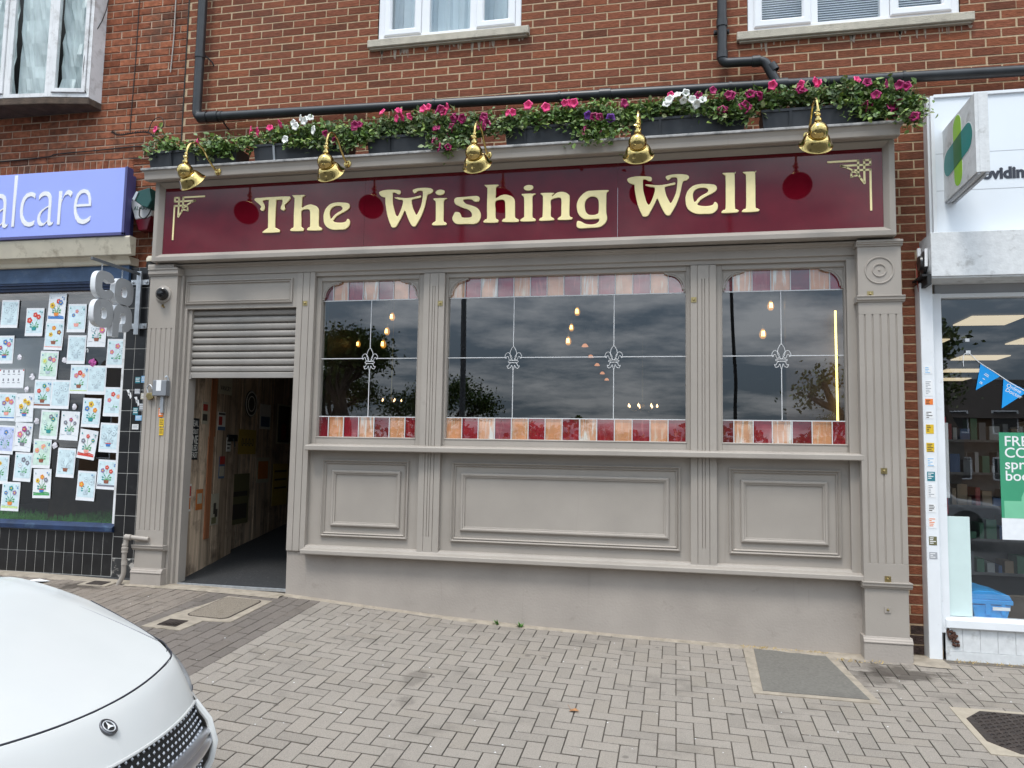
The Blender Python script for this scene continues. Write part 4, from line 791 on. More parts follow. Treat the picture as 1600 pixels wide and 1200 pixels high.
# ------------------------------------------------------------------ brass lamps over the name board
LL = ['leftmost of the five brass swan neck lamps, at the left end of the maroon sign', 'second brass swan neck lamp from the left, above the gap between The and Wishing', 'middle one of the five brass swan neck lamps, above the letters sh', 'fourth brass swan neck lamp from the left, directly above the W of Well', 'rightmost of the five brass swan neck lamps, at the right end of the maroon sign']
def make_lamp(x):
    X, Y0, Z = x, -.444, 2.49
    t = thing('brass_lamp', None, 'wall lamp', (X, Y0, Z), 'brass lamps along the pub name board')
    b = MB(); b.lathe([(0,-.022),(.018,-.02),(.022,-.008),(.034,-.004),(.036,.004)], (X,Y0,Z), (0,1,0), 20); b.build('wall_plate', brass, t, smooth=True)
    P = [(0,0),(-.05,.02),(-.12,.08),(-.18,.145),(-.25,.170),(-.31,.150),(-.345,.10),(-.36,.03)]
    b = MB(); b.tube(catmull([(X,Y0+p[0],Z+p[1]) for p in P], 5), .0095, 10); b.build('arm', brass, t, smooth=True)
    b = MB(); b.lathe([(.010,.05),(.015,.046),(.016,.03),(.011,.022),(.014,.015),(.022,.012),(.022,0),(.013,-.004),(.014,-.022),(.026,-.027),(.027,-.042),(.02,-.048)], (X,Y0-.36,Z-.0), (0,.05,1), 16); b.lathe([(0,-.014),(.008,-.01),(.008,.01),(0,.014)], (X-.016,Y0-.36,Z+.02), (1,0,0), 8); b.build('knuckle', brass, t, smooth=True)
    ax = Vector((0, .78, -.62)).normalized(); c = Vector((X, Y0-.36, Z-.118))
    prof = []
    for a in range(0, 118, 9): prof.append((.076*sin(radians(a)), -.076*cos(radians(a))))
    prof = [p for p in prof if p[1] < .03]+[(.066,.034),(.076,.034),(.088,.042),(.099,.058),(.108,.078),(.117,.099),(.127,.115),(.131,.118),(.131,.122)]
    prof = [(p[0]*.93, p[1]*.93) for p in prof]
    b = MB(); b.lathe(prof, c, ax, 36, 0); b.lathe([(.1218,.1134),(.117,.110),(.105,.092),(.097,.072),(.088,.054),(.074,.039),(.0,.037)], c, ax, 36, 1); b.build('shade', [brass, dark_in], t, smooth=True, angle=50)
    return t
lamp0 = make_lamp(-4.075)
for i, x in enumerate((-4.075, -2.815, -1.55, -.272, 1.005)):
    o = lamp0 if i == 0 else copy_tree(lamp0); o.location.x = x; o['label'] = LL[i]; o.rotation_euler.z = radians([-14,-5,-4,-2,2][i])
# ------------------------------------------------------------------ flower troughs
trm = mat('trough_plastic', (.028,.031,.036), .5, vary=.2, vs=8, dirt=(.07,.07,.07), ds=14, dth=(.62,.85))
LG = [(0,(.55,.6,.45)),(.3,(.85,1,.8)),(.6,(1.2,1.15,1)),(.85,(1.9,1.6,1.3)),(1,(.4,.5,.4))]
leaf_m = mat('petunia_leaf', (.125,.20,.055), .55, vary=.3, vs=30, spec=.4, isl=LG)
leaf_v = mat('variegated_leaf', (.16,.21,.12), .55, vary=.4, vs=40, spec=.4, isl=LG)
fl_m = {'p': mat('pink_petal', (.75,.045,.20), .6, vary=.2, vs=60), 'm': mat('magenta_petal', (.32,.006,.10), .6, vary=.3, vs=60), 'w': mat('white_petal', (.80,.80,.76), .6, vary=.05, vs=60), 'v': mat('violet_petal', (.15,.03,.30), .6, vary=.2, vs=60)}
FL = [('p',-4.74,2.93),('p',-4.29,2.77),('p',-3.75,2.85),('p',-3.69,2.84),('p',-3.58,2.87),('p',-3.47,2.9),('w',-3.35,2.9),('w',-3.27,2.93),('w',-3.32,2.86),('w',-3.23,2.9),('w',-3.18,2.93),('w',-3.14,2.81),('w',-3.41,2.74),('m',-3.03,2.77),('m',-2.94,2.7),('m',-2.75,2.83),('m',-2.72,2.84),('p',-2.5,2.93),('p',-2.35,2.93),('p',-2.37,2.87),('p',-2.32,2.88),('p',-2.26,2.88),('p',-2.13,2.93),('p',-2.09,2.95),('m',-2.0,2.91),('p',-1.95,2.9),('p',-1.91,2.93),('m',-1.84,2.85),('m',-1.78,2.83),('m',-2.0,2.75),('m',-1.87,2.76),('m',-1.91,2.67),('m',-2.01,2.63),('m',-1.6,2.8),('m',-1.57,2.77),('m',-1.62,2.74),('m',-1.87,2.54),('m',-1.95,2.55),('p',-1.38,2.84),('p',-1.34,2.84),('p',-1.21,2.9),('p',-1.06,2.87),('p',-.9,2.89),('p',-.85,2.89),('p',-.82,2.88),('m',-.41,2.85),('v',-.71,2.77),('m',-.62,2.75),('m',-.65,2.73),('m',-.71,2.65),('m',-.59,2.63),('v',-.52,2.73),('w',-.05,2.85),('w',.01,2.89),('w',.08,2.9),('w',.06,2.84),('w',.13,2.84),('w',.16,2.8),('w',-.07,2.82),('w',.21,2.83),('p',-.04,2.9),('m',.18,2.88),('m',.29,2.9),('m',.38,2.74),('m',.52,2.76),('m',.55,2.73),('m',.58,2.86),('m',.64,2.84),('m',.41,2.86),('p',.75,2.92),('m',.95,2.86),('p',.96,2.9),('p',1.06,2.91),('p',1.09,2.9),('p',1.37,2.91),('m',1.44,2.88),('m',1.57,2.85),('m',1.67,2.84),('m',1.72,2.83),('m',1.5,2.77),('m',1.44,2.68),('m',1.6,2.67),('m',1.62,2.63),('m',1.66,2.7),('m',1.77,2.56)]
fmesh = {}
def flower_mesh(k):
    b = MB(); n = 20; vs = [(0,.014,0)]
    for ring, (r, h) in enumerate(((.010,.002),(.024,-.008),(.030,-.004))):
        for j in range(n):
            a = 2*pi*j/n; rr_ = r*(1+(.12*cos(5*a) if ring > 0 else 0)); vs.append((rr_*cos(a), h+(.003*sin(9*a) if ring == 2 else 0), rr_*sin(a)))
    fs = [(0, 1+j, 1+(j+1) % n) for j in range(n)]+[(1+r*n+j, 1+(r+1)*n+j, 1+(r+1)*n+(j+1) % n, 1+r*n+(j+1) % n) for r in range(2) for j in range(n)]
    b.add(vs, fs); me_o = b.build('flower', fl_m[k], smooth=True); me = me_o.data; bpy.data.objects.remove(me_o); return me
for k in fl_m: fmesh[k] = flower_mesh(k)
def leaf(b, p, s, r, m=0):
    d = Vector((r.gauss(0,1), r.gauss(-.5,.8), r.gauss(.15,.8))).normalized(); up = Vector((r.gauss(0,.5), -.5, r.uniform(.2,1))).normalized(); w = d.cross(up)
    if w.length < .1: return
    w.normalize(); up = w.cross(d); wd = s*.36
    b.add([p, p+d*s*.4+w*wd+up*s*.08, p+d*s*.75+w*wd*.7+up*s*.02, p+d*s-up*s*.1, p+d*s*.75-w*wd*.7+up*s*.02, p+d*s*.4-w*wd+up*s*.08], [(0,1,2,3),(0,3,4,5)], m)
# x0, x1 of each trough; ribs; plant mounds (x, z, rx, rz, density); variegated?
TR = [(-4.845,-3.93,(-4.605,-4.36),[(-4.80,2.78,.07,.09,26),(-4.62,2.80,.12,.06,60),(-4.40,2.76,.08,.04,20),(-4.20,2.76,.16,.10,150),(-4.02,2.72,.10,.09,70),(-4.74,2.88,.05,.08,18)],'sparse green plants with two pink flowers spilling from the leftmost flower box'),
      (-3.765,-2.86,(-3.555,-3.05),[(-3.85,2.78,.10,.08,70),(-3.55,2.81,.2,.06,110),(-3.25,2.84,.24,.08,200),(-3.0,2.78,.12,.13,140),(-3.25,2.72,.18,.06,60),(-2.80,2.76,.13,.10,150)],'plants with a cluster of white petunias in the second flower box from the left'),
      (-2.665,-1.76,(-2.455,-1.97),[(-2.68,2.78,.13,.10,140),(-2.45,2.82,.2,.09,230),(-2.15,2.84,.2,.10,260),(-1.90,2.76,.18,.16,300),(-1.88,2.60,.13,.10,110),(-1.66,2.78,.15,.12,190)],'bushy plants with many pink and magenta petunias in the third flower box from the left'),
      (-1.42,-.50,(-1.245,-.72),[(-1.38,2.78,.12,.10,150),(-1.2,2.82,.15,.07,140),(-.95,2.82,.2,.09,220),(-.66,2.80,.2,.12,270),(-.64,2.63,.15,.12,170),(-.45,2.74,.12,.12,130)],'plants trailing over the front of the fourth flower box, with a purple flower'),
      (-.372,.55,(-.125,.35),[(-.33,2.80,.14,.07,120),(-.10,2.83,.18,.06,150),(.15,2.82,.2,.08,200),(.42,2.80,.18,.12,240),(.45,2.70,.13,.07,80),(.62,2.83,.12,.09,120)],'plants with a second cluster of white petunias in the fifth flower box'),
      (.668,1.60,(.885,1.38),[(.76,2.83,.13,.06,130),(1.0,2.84,.2,.08,220),(1.30,2.83,.2,.10,260),(1.52,2.78,.2,.14,330),(1.68,2.70,.14,.15,220),(1.76,2.60,.06,.11,60),(1.47,2.66,.1,.08,70)],'densest plants with magenta petunias hanging off the right end of the flower boxes')]
TRN = ['leftmost dark grey flower box, mostly bare, standing on the pub cornice', 'second dark grey flower box from the left on the pub cornice', 'third dark grey flower box from the left, above the word Wishing', 'fourth dark grey flower box, right of the middle brass lamp', 'fifth dark grey flower box, between the fourth and fifth brass lamps', 'rightmost dark grey flower box on the pub cornice, behind the last brass lamp']
used = set()
for ti, (x0, x1, ribs, mounds, lb) in enumerate(TR):
    t = thing('flower_box', TRN[ti], 'planter', ((x0+x1)/2, -.3, 2.565), 'flower boxes along the pub cornice')
    b = MB(); o = .018; z0, z1 = 2.566, 2.738
    b.add([(x0+o,-.18,z0),(x1-o,-.18,z0),(x1-o,-.37,z0),(x0+o,-.37,z0),(x0,-.165,z1),(x1,-.165,z1),(x1,-.395,z1),(x0,-.395,z1),(x0+.01,-.175,z1),(x1-.01,-.175,z1),(x1-.01,-.385,z1),(x0+.01,-.385,z1),(x0+.02,-.185,z1-.03),(x1-.02,-.185,z1-.03),(x1-.02,-.375,z1-.03),(x0+.02,-.375,z1-.03)],
          [(0,1,2,3),(0,4,5,1),(1,5,6,2),(2,6,7,3),(3,7,4,0),(4,8,9,5),(5,9,10,6),(6,10,11,7),(7,11,8,4),(8,12,13,9),(9,13,14,10),(10,14,15,11),(11,15,12,8),(12,15,14,13)])
    b.extx(x0-.004, x1+.004, [(-.392,z1-.022),(-.402,z1-.02),(-.402,z1+.003),(-.392,z1+.003)]); bo = b.build('box', trm, t, bevel=.002)
    for rx in ribs: b = MB(); b.add([(rx-.010,-.368,z0+.01),(rx+.010,-.368,z0+.01),(rx+.010,-.400,z1-.02),(rx-.010,-.400,z1-.02),(rx-.010,-.378,z0+.01),(rx+.010,-.378,z0+.01),(rx+.010,-.410,z1-.02),(rx-.010,-.410,z1-.02)], [(4,5,6,7),(0,4,7,3),(1,2,6,5)]); b.build('clip', steel if ti == 1 else trm, bo)
    r = random.Random(50+ti); pl = thing('petunia_plants', lb, 'flowers', ((x0+x1)/2, -.3, 2.72), 'flowering plants in the boxes'); b = MB()
    for (mx, mz, rx, rz, dn) in mounds:
        for k in range(int(dn*2.6)):
            x = r.gauss(mx, rx*.55); z = r.gauss(mz, rz*.5); y = r.uniform(-.43, -.22) if z > 2.74 else r.uniform(-.46, -.40)
            z = min(z, mz+rz*1.05)
            if z < 2.60 and y > -.44: y = r.uniform(-.53, -.49)
            leaf(b, Vector((x, y, z)), r.uniform(.030, .060), r, 1 if r.random() < (.55 if int(mx*7) % 2 else .15) else 0)
        for k in range(int(dn/12)):
            x = r.gauss(mx, rx*.5); z = mz-rz*.3; b.tube([(x,-.3,z-.02),(x+r.uniform(-.03,.03),-.36,z+rz*.6),(x+r.uniform(-.06,.06),-.40,z+rz*r.uniform(.8,1.5))], .0018, 4, 2)
    b.build('foliage', [leaf_m, leaf_v, weedm], pl)
    lim0 = -9 if ti == 0 else (TR[ti-1][1]+x0)/2; lim1 = 9 if ti == 5 else (x1+TR[ti+1][0])/2
    for i, (k, fx, fz) in enumerate(FL):
        if not (lim0 <= fx < lim1): continue
        reps = [(fx, fz)]+([(fx+r.uniform(-.03,.03), fz+r.uniform(-.025,.025))] if k == 'm' and r.random() < .6 else [])
        for (ax, az) in reps:
            f = bpy.data.objects.new('flower', fmesh[k]); COL.objects.link(f); f.parent = pl
            y = -.455 if az > 2.6 else -.535
            f.location = Vector((ax, y+r.uniform(-.01,.02), az))-Vector(pl.location); f.rotation_euler = (r.uniform(-.9,.5), r.uniform(0,6), r.uniform(-.9,.7)); s = r.uniform(1.0,1.4); f.scale = (s,s,s)
# ------------------------------------------------------------------ left shop
navy = mat('navy_frame_paint', (.012,.028,.075), .45, vary=.3, vs=10, bump=.2, dirt=(.06,.11,.19), ds=6, dth=(.6,.75))
navy2 = mat('faded_blue_paint', (.045,.085,.16), .55, vary=.3, vs=5, bump=.3, dirt=(.10,.14,.2), ds=8)
lav = mat('lavender_fascia', (.33,.40,.86), .45, vary=.03, vs=1.2); lavd = mat('deep_violet_trim', (.07,.07,.20), .4)
cream = mat('cream_paint', (.62,.56,.44), .6, vary=.06, dirt=(.3,.25,.18), ds=7)
tilem = mat('black_glazed_tile', (.013,.013,.014), .28, vary=.3, vs=6, spec=.5, dirt=(.05,.05,.05), ds=12, dth=(.6,.9)); grout = mat('pale_grout', (.42,.41,.38), .9)
chip = mat('chipped_tile', (.03,.03,.03), .5, vary=.3, dirt=(.45,.42,.38), ds=14, dth=(.54,.6))
fs = thing('blue_shopfront', 'shopfront with lavender fascia, navy window frame and black tiled riser on the left', 'shopfront', (-6.6,-.1,-1.24))
b = MB(); b.box(-12, -5.168, -.23, -.17, 2.0, 2.675, 1); b.box(-12, -5.26, -.17, -.01, 2.01, 2.66, 1); b.box(-12, -5.195, -.252, -.23, 2.03, 2.668, 0); b.extx(-12, -5.168, [(-.23,2.0),(-.256,2.002),(-.256,2.028),(-.23,2.03)], 1); b.box(-5.195, -5.168, -.256, -.23, 2.0, 2.675, 1)
fa = b.build('fascia', [lav, lavd], fs, bevel=.002)
text('Funeralcare', .80, (-5.52, -.253, 2.12), white, fs, ext=.006, align='RIGHT', off=-.012, sx=.65, sp=.95)
b = MB(); b.extx(-12, -5.115, [(-.14,1.825),(-.195,1.825),(-.20,1.83),(-.24,1.985),(-.23,2.0),(-.14,2.0)]); b.extx(-12, -5.18, [(-.0,1.75),(-.115,1.75),(-.125,1.765),(-.125,1.79),(-.16,1.825),(-.0,1.825)]); b.build('cornice', cream, fs, bevel=.003)
b = MB(); b.extx(-12, -5.22, [(-.0,1.60),(-.085,1.60),(-.085,1.75),(-.0,1.75)], 1); b.extx(-12, -5.25, [(-.0,1.525),(-.045,1.525),(-.045,1.548),(-.062,1.552),(-.062,1.575),(-.078,1.58),(-.078,1.60),(-.0,1.60)], 0); b.build('header', [navy, navy2], fs, bevel=.002)
b = MB(); b.extx(-12, -5.235, [(-.0,-.832),(-.075,-.832),(-.08,-.825),(-.08,-.785),(-.06,-.772),(-.02,-.755),(-.0,-.752)]); b.build('sill', navy, fs, bevel=.002)
b = MB(); b.box(-5.280, -5.240, -.03, .02, -.755, 1.525); b.build('frame', upvc_old, fs, bevel=.003)
b = MB(); b.box(-12, -5.27, -.003, .003, -.76, 1.53); b.build('pane', pane_m, fs)
b = MB(); g = MB(); ch = MB()
cols = [(-5.237,-5.131),(-5.128,-5.013),(-5.010,-4.955)]
k = 0; z = 1.73
while z > -1.3:
    for (x0, x1) in cols:
        (ch if z < -1.0 else b).rbox(x0, x1, -.052, -.03, z-.198, z-.003, .002)
    z -= .2
g.box(-5.238, -4.955, -.05, -.0, -1.35, 1.73)
for zz0, zz1 in ((-1.04,-.838), (-1.243,-1.043)):
    x = -5.243
    while x > -9.4: b.rbox(x-.103, x, -.052, -.03, zz0, zz1, .002); x -= .106
g.box(-9.5, -5.24, -.05, -.0, -1.35, -.836)
tl = b.build('tiles', tilem, fs); g.build('grout', grout, tl); ch.build('chipped_tiles', chip, tl)
room('funeral_shop_room', -9.5, -5.28, .01, 5, -.90, 1.75, mat('shop_dark', (.03,.03,.033), .6))
grs = mat('green_artificial_grass', (.03,.16,.02), .8, vary=.5, vs=40)
b = MB()
for i in range(2200):
    x = rnd.uniform(-8.2,-5.32); y = rnd.uniform(.03,.9); h = rnd.uniform(.02,.05)*(1+max(0, sin(x*5))); b.add([(x,y,-.78),(x+.012,y,-.78),(x+rnd.uniform(-.02,.02),y+.01,-.78+h)], [(0,1,2)])
b.box(-8.2,-5.3,.02,.9,-.90,-.78); tag(b.build('artificial_grass', grs), 'strip of green artificial grass along the bottom of the left shop window', 'artificial grass', kind='stuff')
gpan = mat('grey_display', (.42,.43,.44), .5)
b = MB(); b.box(-7.6, -6.36, .28, .31, .0, 1.10); tag(b.build('display_board', gpan), 'plain grey display board standing behind the drawings', 'display board')
b = MB(); b.box(-6.9,-5.5,1.6,1.64,-.8,.30); b.box(-6.7,-5.9,1.58,1.6,.35,.40); tag(b.build('desk', mat('desk_brown', (.06,.045,.035), .5)), 'dark brown desk panel deep inside the left shop', 'desk')
text('K', .085, (-6.09, -.006, .905), white, fs, name='window_lettering', ext=.0005); text('com', .085, (-5.88+.05, -.006, .905), white, fs, name='window_lettering', ext=.0005); text('g', .085, (-5.36, -.006, .905), white, fs, name='window_lettering', ext=.0005)
# children's drawings: (x, z, w, h, tilt deg, background, flowers, pot, ground, wording of label)
bgs = {'b': mat('paper_pale_blue', (.62,.76,.80), .8, vary=.1, vs=25), 'w': mat('paper_white', (.78,.80,.82), .8, vary=.04, vs=25), 'g': mat('paper_pale_green', (.60,.76,.66), .8, vary=.14, vs=25), 'v': mat('paper_lilac', (.52,.58,.82), .8, vary=.15, vs=30)}
ink = {'r': (.60,.06,.04), 'o': (.75,.25,.05), 'y': (.75,.50,.05), 'u': (.06,.20,.50), 't': (.03,.28,.28), 'k': (.20,.20,.24), 'p': (.62,.20,.32), 'm': (.35,.05,.22), 'n': (.28,.10,.06), 'g': (.08,.35,.12), 'a': (.45,.55,.60), 'v': (.28,.16,.34), 'l': (.55,.70,.30), 's': (.80,.35,.30)}
inkm = {k: mat('crayon_'+n_, ink[k], .8, vary=.2, vs=90) for k, n_ in dict(r='red',o='orange',y='yellow',u='blue',t='teal',k='grey',p='pink',m='plum',n='brown',g='green',a='outline',v='violet',l='lime',s='salmon').items()}
KEYS = list(inkm)
DR = [(-6.629,1.305,-1,'b','aaa','a','','uncoloured outline drawing of flowers, highest at the far left of the window'),
(-6.327,1.217,-1,'b','rrr','t','','drawing of three red flowers in a teal pot, high in the window'),
(-6.076,1.360,-2,'w','ryu','o','u','brightest drawing, red yellow and blue flowers in an orange pot, topmost in the window'),
(-5.836,1.248,-1,'b','pua','s','','faint drawing of a pink and a blue flower, top right of the topmost one'),
(-6.086,1.074,-2,'b','oyn','n','s','drawing of a yellow and a brown flower directly below the topmost one'),
(-5.594,1.100,-1,'w','aap','n','','drawing with a brown pot and one pink flower, just below the hanging letters'),
(-5.816,.933,-1,'b','aaa','a','','plain outline drawing with three leaf sprays beside the pink seed head'),
(-5.362,.891,-1,'b','ppa','a','','outline drawing with pink scribble, at the right edge level with the bracket foot'),
(-6.126,.778,-2,'g','vlp','a','','pale green drawing with lilac, lime and pink flowers'),
(-5.760,.636,-1,'b','rps','n','l','drawing with a red and two pink flowers over a lime green base'),
(-5.563,.629,-1,'b','aaa','a','','outline drawing of one tall rose right of the red flowered one'),
(-6.658,.940,0,'w','ump','u','','drawing of blue, plum and pink flowers cut by the left edge of the photo'),
(-6.169,.489,-1,'b','trs','n','n','drawing with one teal and two red flowers over a brown base'),
(-5.965,.486,-1,'b','aaa','a','','grey pencil drawing right of the teal and red flowers'),
(-6.371,.353,1,'w','yyy','u','','drawing of three sunflowers in a blue pot'),
(-6.580,.361,-1,'b','ovp','s','u','drawing of orange, violet and pink flowers left of the sunflowers'),
(-5.361,.416,-1,'w','rps','a','','drawing of three dusky red flowers with no pot, at the right edge'),
(-5.600,.308,-2,'w','yuo','t','','drawing of a yellow and a bright blue flower in a teal pot'),
(-6.070,.187,-2,'g','kat','t','','green tinted drawing with dark flower centres and a green pot'),
(-5.834,.177,-2,'w','mkk','a','','lilac white drawing of plum and black scribbled flowers'),
(-6.365,.059,-3,'w','mpk','k','','drawing of three dark plum flowers in a grey pot'),
(-6.570,.030,-2,'v','uaa','a','','drawing scribbled all over in blue crayon at the left'),
(-5.620,-.002,-7,'w','rkt','s','r','strongly tilted drawing with a red flower and a red base'),
(-5.385,.067,-2,'b','aaa','u','','pale drawing coloured light blue at the pot, at the right edge'),
(-6.132,-.102,-1,'g','ssa','n','','greenish drawing with two salmon flowers and a brown pot'),
(-5.849,-.185,-2,'b','aaa','n','','pale blue drawing, uncoloured but for a brown pot'),
(-6.340,-.236,-2,'w','kak','a','','grey pencil drawing of daisies, below the dark plum flowers'),
(-6.107,-.394,1,'w','oyk','u','g','drawing with orange, yellow and black flowers in a red rimmed blue pot'),
(-5.604,-.403,-2,'b','aoa','a','','drawing with one orange flower, lowest of the right hand ones'),
(-5.381,-.289,-2,'b','rvr','n','k','drawing of violet and red flowers over a grey base, lowest at the right edge'),
(-6.461,-.530,-1,'w','tuv','o','l','lowest drawing at the left, blue and violet flowers over green grass'),
(-6.61,-.267,-1,'b','yga','a','','drawing almost wholly cut off by the left edge of the photo')]
def drawing(x, z, tilt, bgk, fls, pot, base, lb, W_=.208, H_=.285, r=random.Random(5)):
    n = 8; b = MB(); y0 = -.012; ca, sa = cos(radians(tilt)), sin(radians(tilt)); curl = r.uniform(-.006,.006)
    def T(u, v, d=0):     # u,v in metres from the centre
        return (x+u*ca-v*sa, y0-d-.010*((v/H_)**2)*r_c-curl*(u/W_), z+u*sa+v*ca)
    r_c = r.uniform(.2, 1.6); vs = []
    for j in range(n+1):
        for i in range(3): vs.append(T(lerp(-W_/2, W_/2, i/2), lerp(-H_/2, H_/2, j/n)))
    k = len(vs); vs2 = [(a, c+.0012, d) for a, c, d in vs]
    f = [(j*3+i, j*3+i+1, (j+1)*3+i+1, (j+1)*3+i) for j in range(n) for i in range(2)]
    b.add(vs+vs2, f+[tuple(q+k for q in reversed(g_)) for g_ in f])
    lay = [0]
    def disc(u, v, rad, m, nn=10, lob=0):
        lay[0] += 1; d = .0006+.00012*lay[0]; b.add([T(u, v, d)]+[T(u+rad*(1+lob*cos(5*2*pi*q/nn))*cos(2*pi*q/nn), v+rad*(1+lob*cos(5*2*pi*q/nn))*sin(2*pi*q/nn), d) for q in range(nn)], [(0, 1+q, 1+(q+1) % nn) for q in range(nn)], m)
    def poly(pts, m):
        lay[0] += 1; d = .0006+.00012*lay[0]; b.add([T(u, v, d) for u, v in pts], [list(range(len(pts)))], m)
    def line(p, q, w, m):
        dx_, dy_ = q[0]-p[0], q[1]-p[1]; l_ = sqrt(dx_*dx_+dy_*dy_) or 1; nx, ny = -dy_/l_*w/2, dx_/l_*w/2; poly([(p[0]+nx,p[1]+ny),(p[0]-nx,p[1]-ny),(q[0]-nx,q[1]-ny),(q[0]+nx,q[1]+ny)], m)
    K = {c: i+1 for i, c in enumerate(KEYS)}
    out_ = bgk != 'w' and fls == 'aaa'; lw = .0024; st_c = K['a'] if fls.count('a') > 1 else K['g']
    poly([(-.092,-.11),(.092,-.11),(.092,.125),(-.092,.125)], len(KEYS)+1+('bgv'.index(bgk) if bgk in 'bgv' else 0)) if bgk != 'w' or r.random() < .5 else None
    if base: poly([(-.095,-.115),(.095,-.115),(.09,-.088),(.04,-.078),(-.02,-.09),(-.095,-.082)], K[base])
    line((-.095,-.10),(-.04,-.085),lw,K['a']); line((.03,-.09),(.095,-.10),lw,K['a']); line((-.095,-.085),(-.05,-.09),lw,K['k'])
    C = [(.005+r.uniform(-.012,.012),.072+r.uniform(-.012,.012)),(-.045+r.uniform(-.012,.012),.026+r.uniform(-.015,.015)),(.052+r.uniform(-.012,.008),.040+r.uniform(-.015,.015))]; sz_ = r.uniform(.8,1.25)
    for (cx, cy) in C: line((0,-.055),(cx*.5,cy*.4-.02),lw*1.4,st_c); line((cx*.5,cy*.4-.02),(cx,cy-.01),lw*1.4,st_c)
    for s_ in (-1, 1):
        for (a_1, l_1) in ((.9,.07),(.45,.075),(1.3,.055)):
            ex, ey = s_*l_1*sin(a_1), -.055+l_1*cos(a_1)*.8; line((0,-.055),(ex*.55,ey*.8-.008),lw*1.5,st_c); poly([(ex*.5,ey*.8-.012),(ex*.85,ey+.004),(ex,ey-.006),(ex*.75,ey-.016)], K['a'] if out_ else (K['g'] if s_ > 0 else K['t']))
    poly([(-.022,-.085),(.022,-.085),(.028,-.056),(-.028,-.056)], K[pot])
    if pot != 'a': poly([(-.030,-.060),(.030,-.060),(.030,-.052),(-.030,-.052)], K['r' if pot == 'u' else pot])
    for (cx, cy), c in zip(C, fls):
        rd = r.uniform(.021,.027)*sz_
        disc(cx, cy, rd, K[c], 20, .12)
        if c == 'a': disc(cx, cy, rd*.82, 0 if bgk == 'w' else len(KEYS)+1+'bgv'.index(bgk), 14)
        disc(cx, cy, rd*.38, K[{'y':'n','r':'s','a':'a','k':'a'}.get(c, 'y')], 8)
    for (u, v) in ((-.075,.10),(.06,.105),(.082,.10),(.078,.085)): poly([(u-.009,v),(u,v+.01),(u+.009,v),(u,v-.008)], K[r.choice('atua') if fls != 'aaa' else 'a'])
    o = b.build('drawing', [bgs[bgk if bgk == 'w' else 'w']]+[inkm[c] for c in KEYS]+[bgs['b'], bgs['g'], bgs['v']])
    return tag(o, lb, 'drawing', "children's flower drawings stuck in the left shop window")
for d in DR: drawing(*d)
b = MB(); b.box(-6.70,-6.405,-.013,-.011,.545,.742); b.box(-6.695,-6.41,-.0138,-.0131,.735,.739,1); b.box(-6.695,-6.41,-.0138,-.0131,.548,.552,1)
for i in range(4):
    for j in range(2): b.box(-6.66+i*.06,-6.63+i*.06,-.0138,-.0131,.60+j*.085,.606+j*.085,1); b.box(-6.655+i*.06,-6.64+i*.06,-.0138,-.0131,.62+j*.085,.645+j*.085,1)
b.box(-6.70,-6.685,-.0138,-.0131,.722,.738,2); b.box(-6.42,-6.407,-.0138,-.0131,.722,.738,2)
tag(b.build('colouring_sheet', [bgs['w'], inkm['k'], inkm['r']]), 'white landscape sheet with rows of tiny pencil marks at the left of the window', 'sheet')
def blossom(x, z, c, lb, s=.03):
    b = MB(); r = random.Random(int(x*100)); n = 14; vs = [(x,-.022,z)]+[(x+s*(.7+.4*r.random())*cos(2*pi*k/n), -.012-.01*r.random(), z+s*1.1*(.7+.4*r.random())*sin(2*pi*k/n)) for k in range(n)]; b.add(vs, [(0,1+k,1+(k+1) % n) for k in range(n)])
    tag(b.build('paper_blossom', c), lb, 'paper decoration', 'crumpled paper blossoms in the left shop window')
pb = mat('tissue_white', (.7,.68,.72), .8, vary=.1); pkp = mat('tissue_plum', (.42,.08,.28), .8, vary=.5, vs=60)
blossom(-5.62,.80,pkp,'plum and white paper seed head between the outline drawings',.042)
for x, z, l_ in ((-6.02+.08,.83,'white paper blossom left of the plum seed head'),(-6.305,.66,'white paper blossom right of the small white sheet'),(-6.36,.535,'white twisted paper below and left of a blossom, above the sunflowers'),(-5.79,.365,'white paper blossom left of the drawing with the bright blue flower'),(-6.215,.22,'white paper blossom right of the sunflowers'),(-5.985,-.02,'round white paper blossom between the salmon and pale blue drawings'),(-6.47,.86,'pale paper blossom beside the grey board')): blossom(x, z, pb, l_)
# hanging letters sign
hs = thing('hanging_sign', 'projecting sign of four thick grey white letters CO over OP hung from a steel arm', 'sign', (-5.09,-.1,1.6))
b = MB(); b.box(-5.115,-5.065,-.105,-.085,1.06,1.68); b.build('upright', steel, hs, bevel=.002)
for z in (1.575,1.145):
    b = MB(); b.box(-5.19,-4.99,-.085,-.055,z-.025,z+.025)
    for x in (-5.165,-5.015): b.lathe([(0,-.018),(.014,-.016),(.014,0)], (x,-.085,z), (0,1,0), 6)
    b.build('cross_plate', steel, hs, bevel=.002)
b = MB(); b.box(-5.10,-5.08,-.735,-.1,1.640,1.665); b.build('arm', mat('grey_arm', (.12,.13,.14), .5), hs, bevel=.002)
for yy in (-.60,-.335):
    b = MB()
    for k in range(4):
        z = 1.635-k*.022; a = (k % 2)*pi/2; b.tube([(-5.09+.006*cos(q)*cos(a), yy+.006*cos(q)*sin(a), z-.010+.013*sin(q)) for q in [2*pi*j/8 for j in range(9)]], .0022, 5)
    b.build('chain', steel, hs)
cop_f = mat('letter_face_grey', (.36,.37,.38), .45, vary=.05, dirt=(.3,.3,.3), ds=10); cop_s = mat('letter_side_white', (.70,.71,.72), .5, vary=.04, dirt=(.4,.4,.4), ds=8)
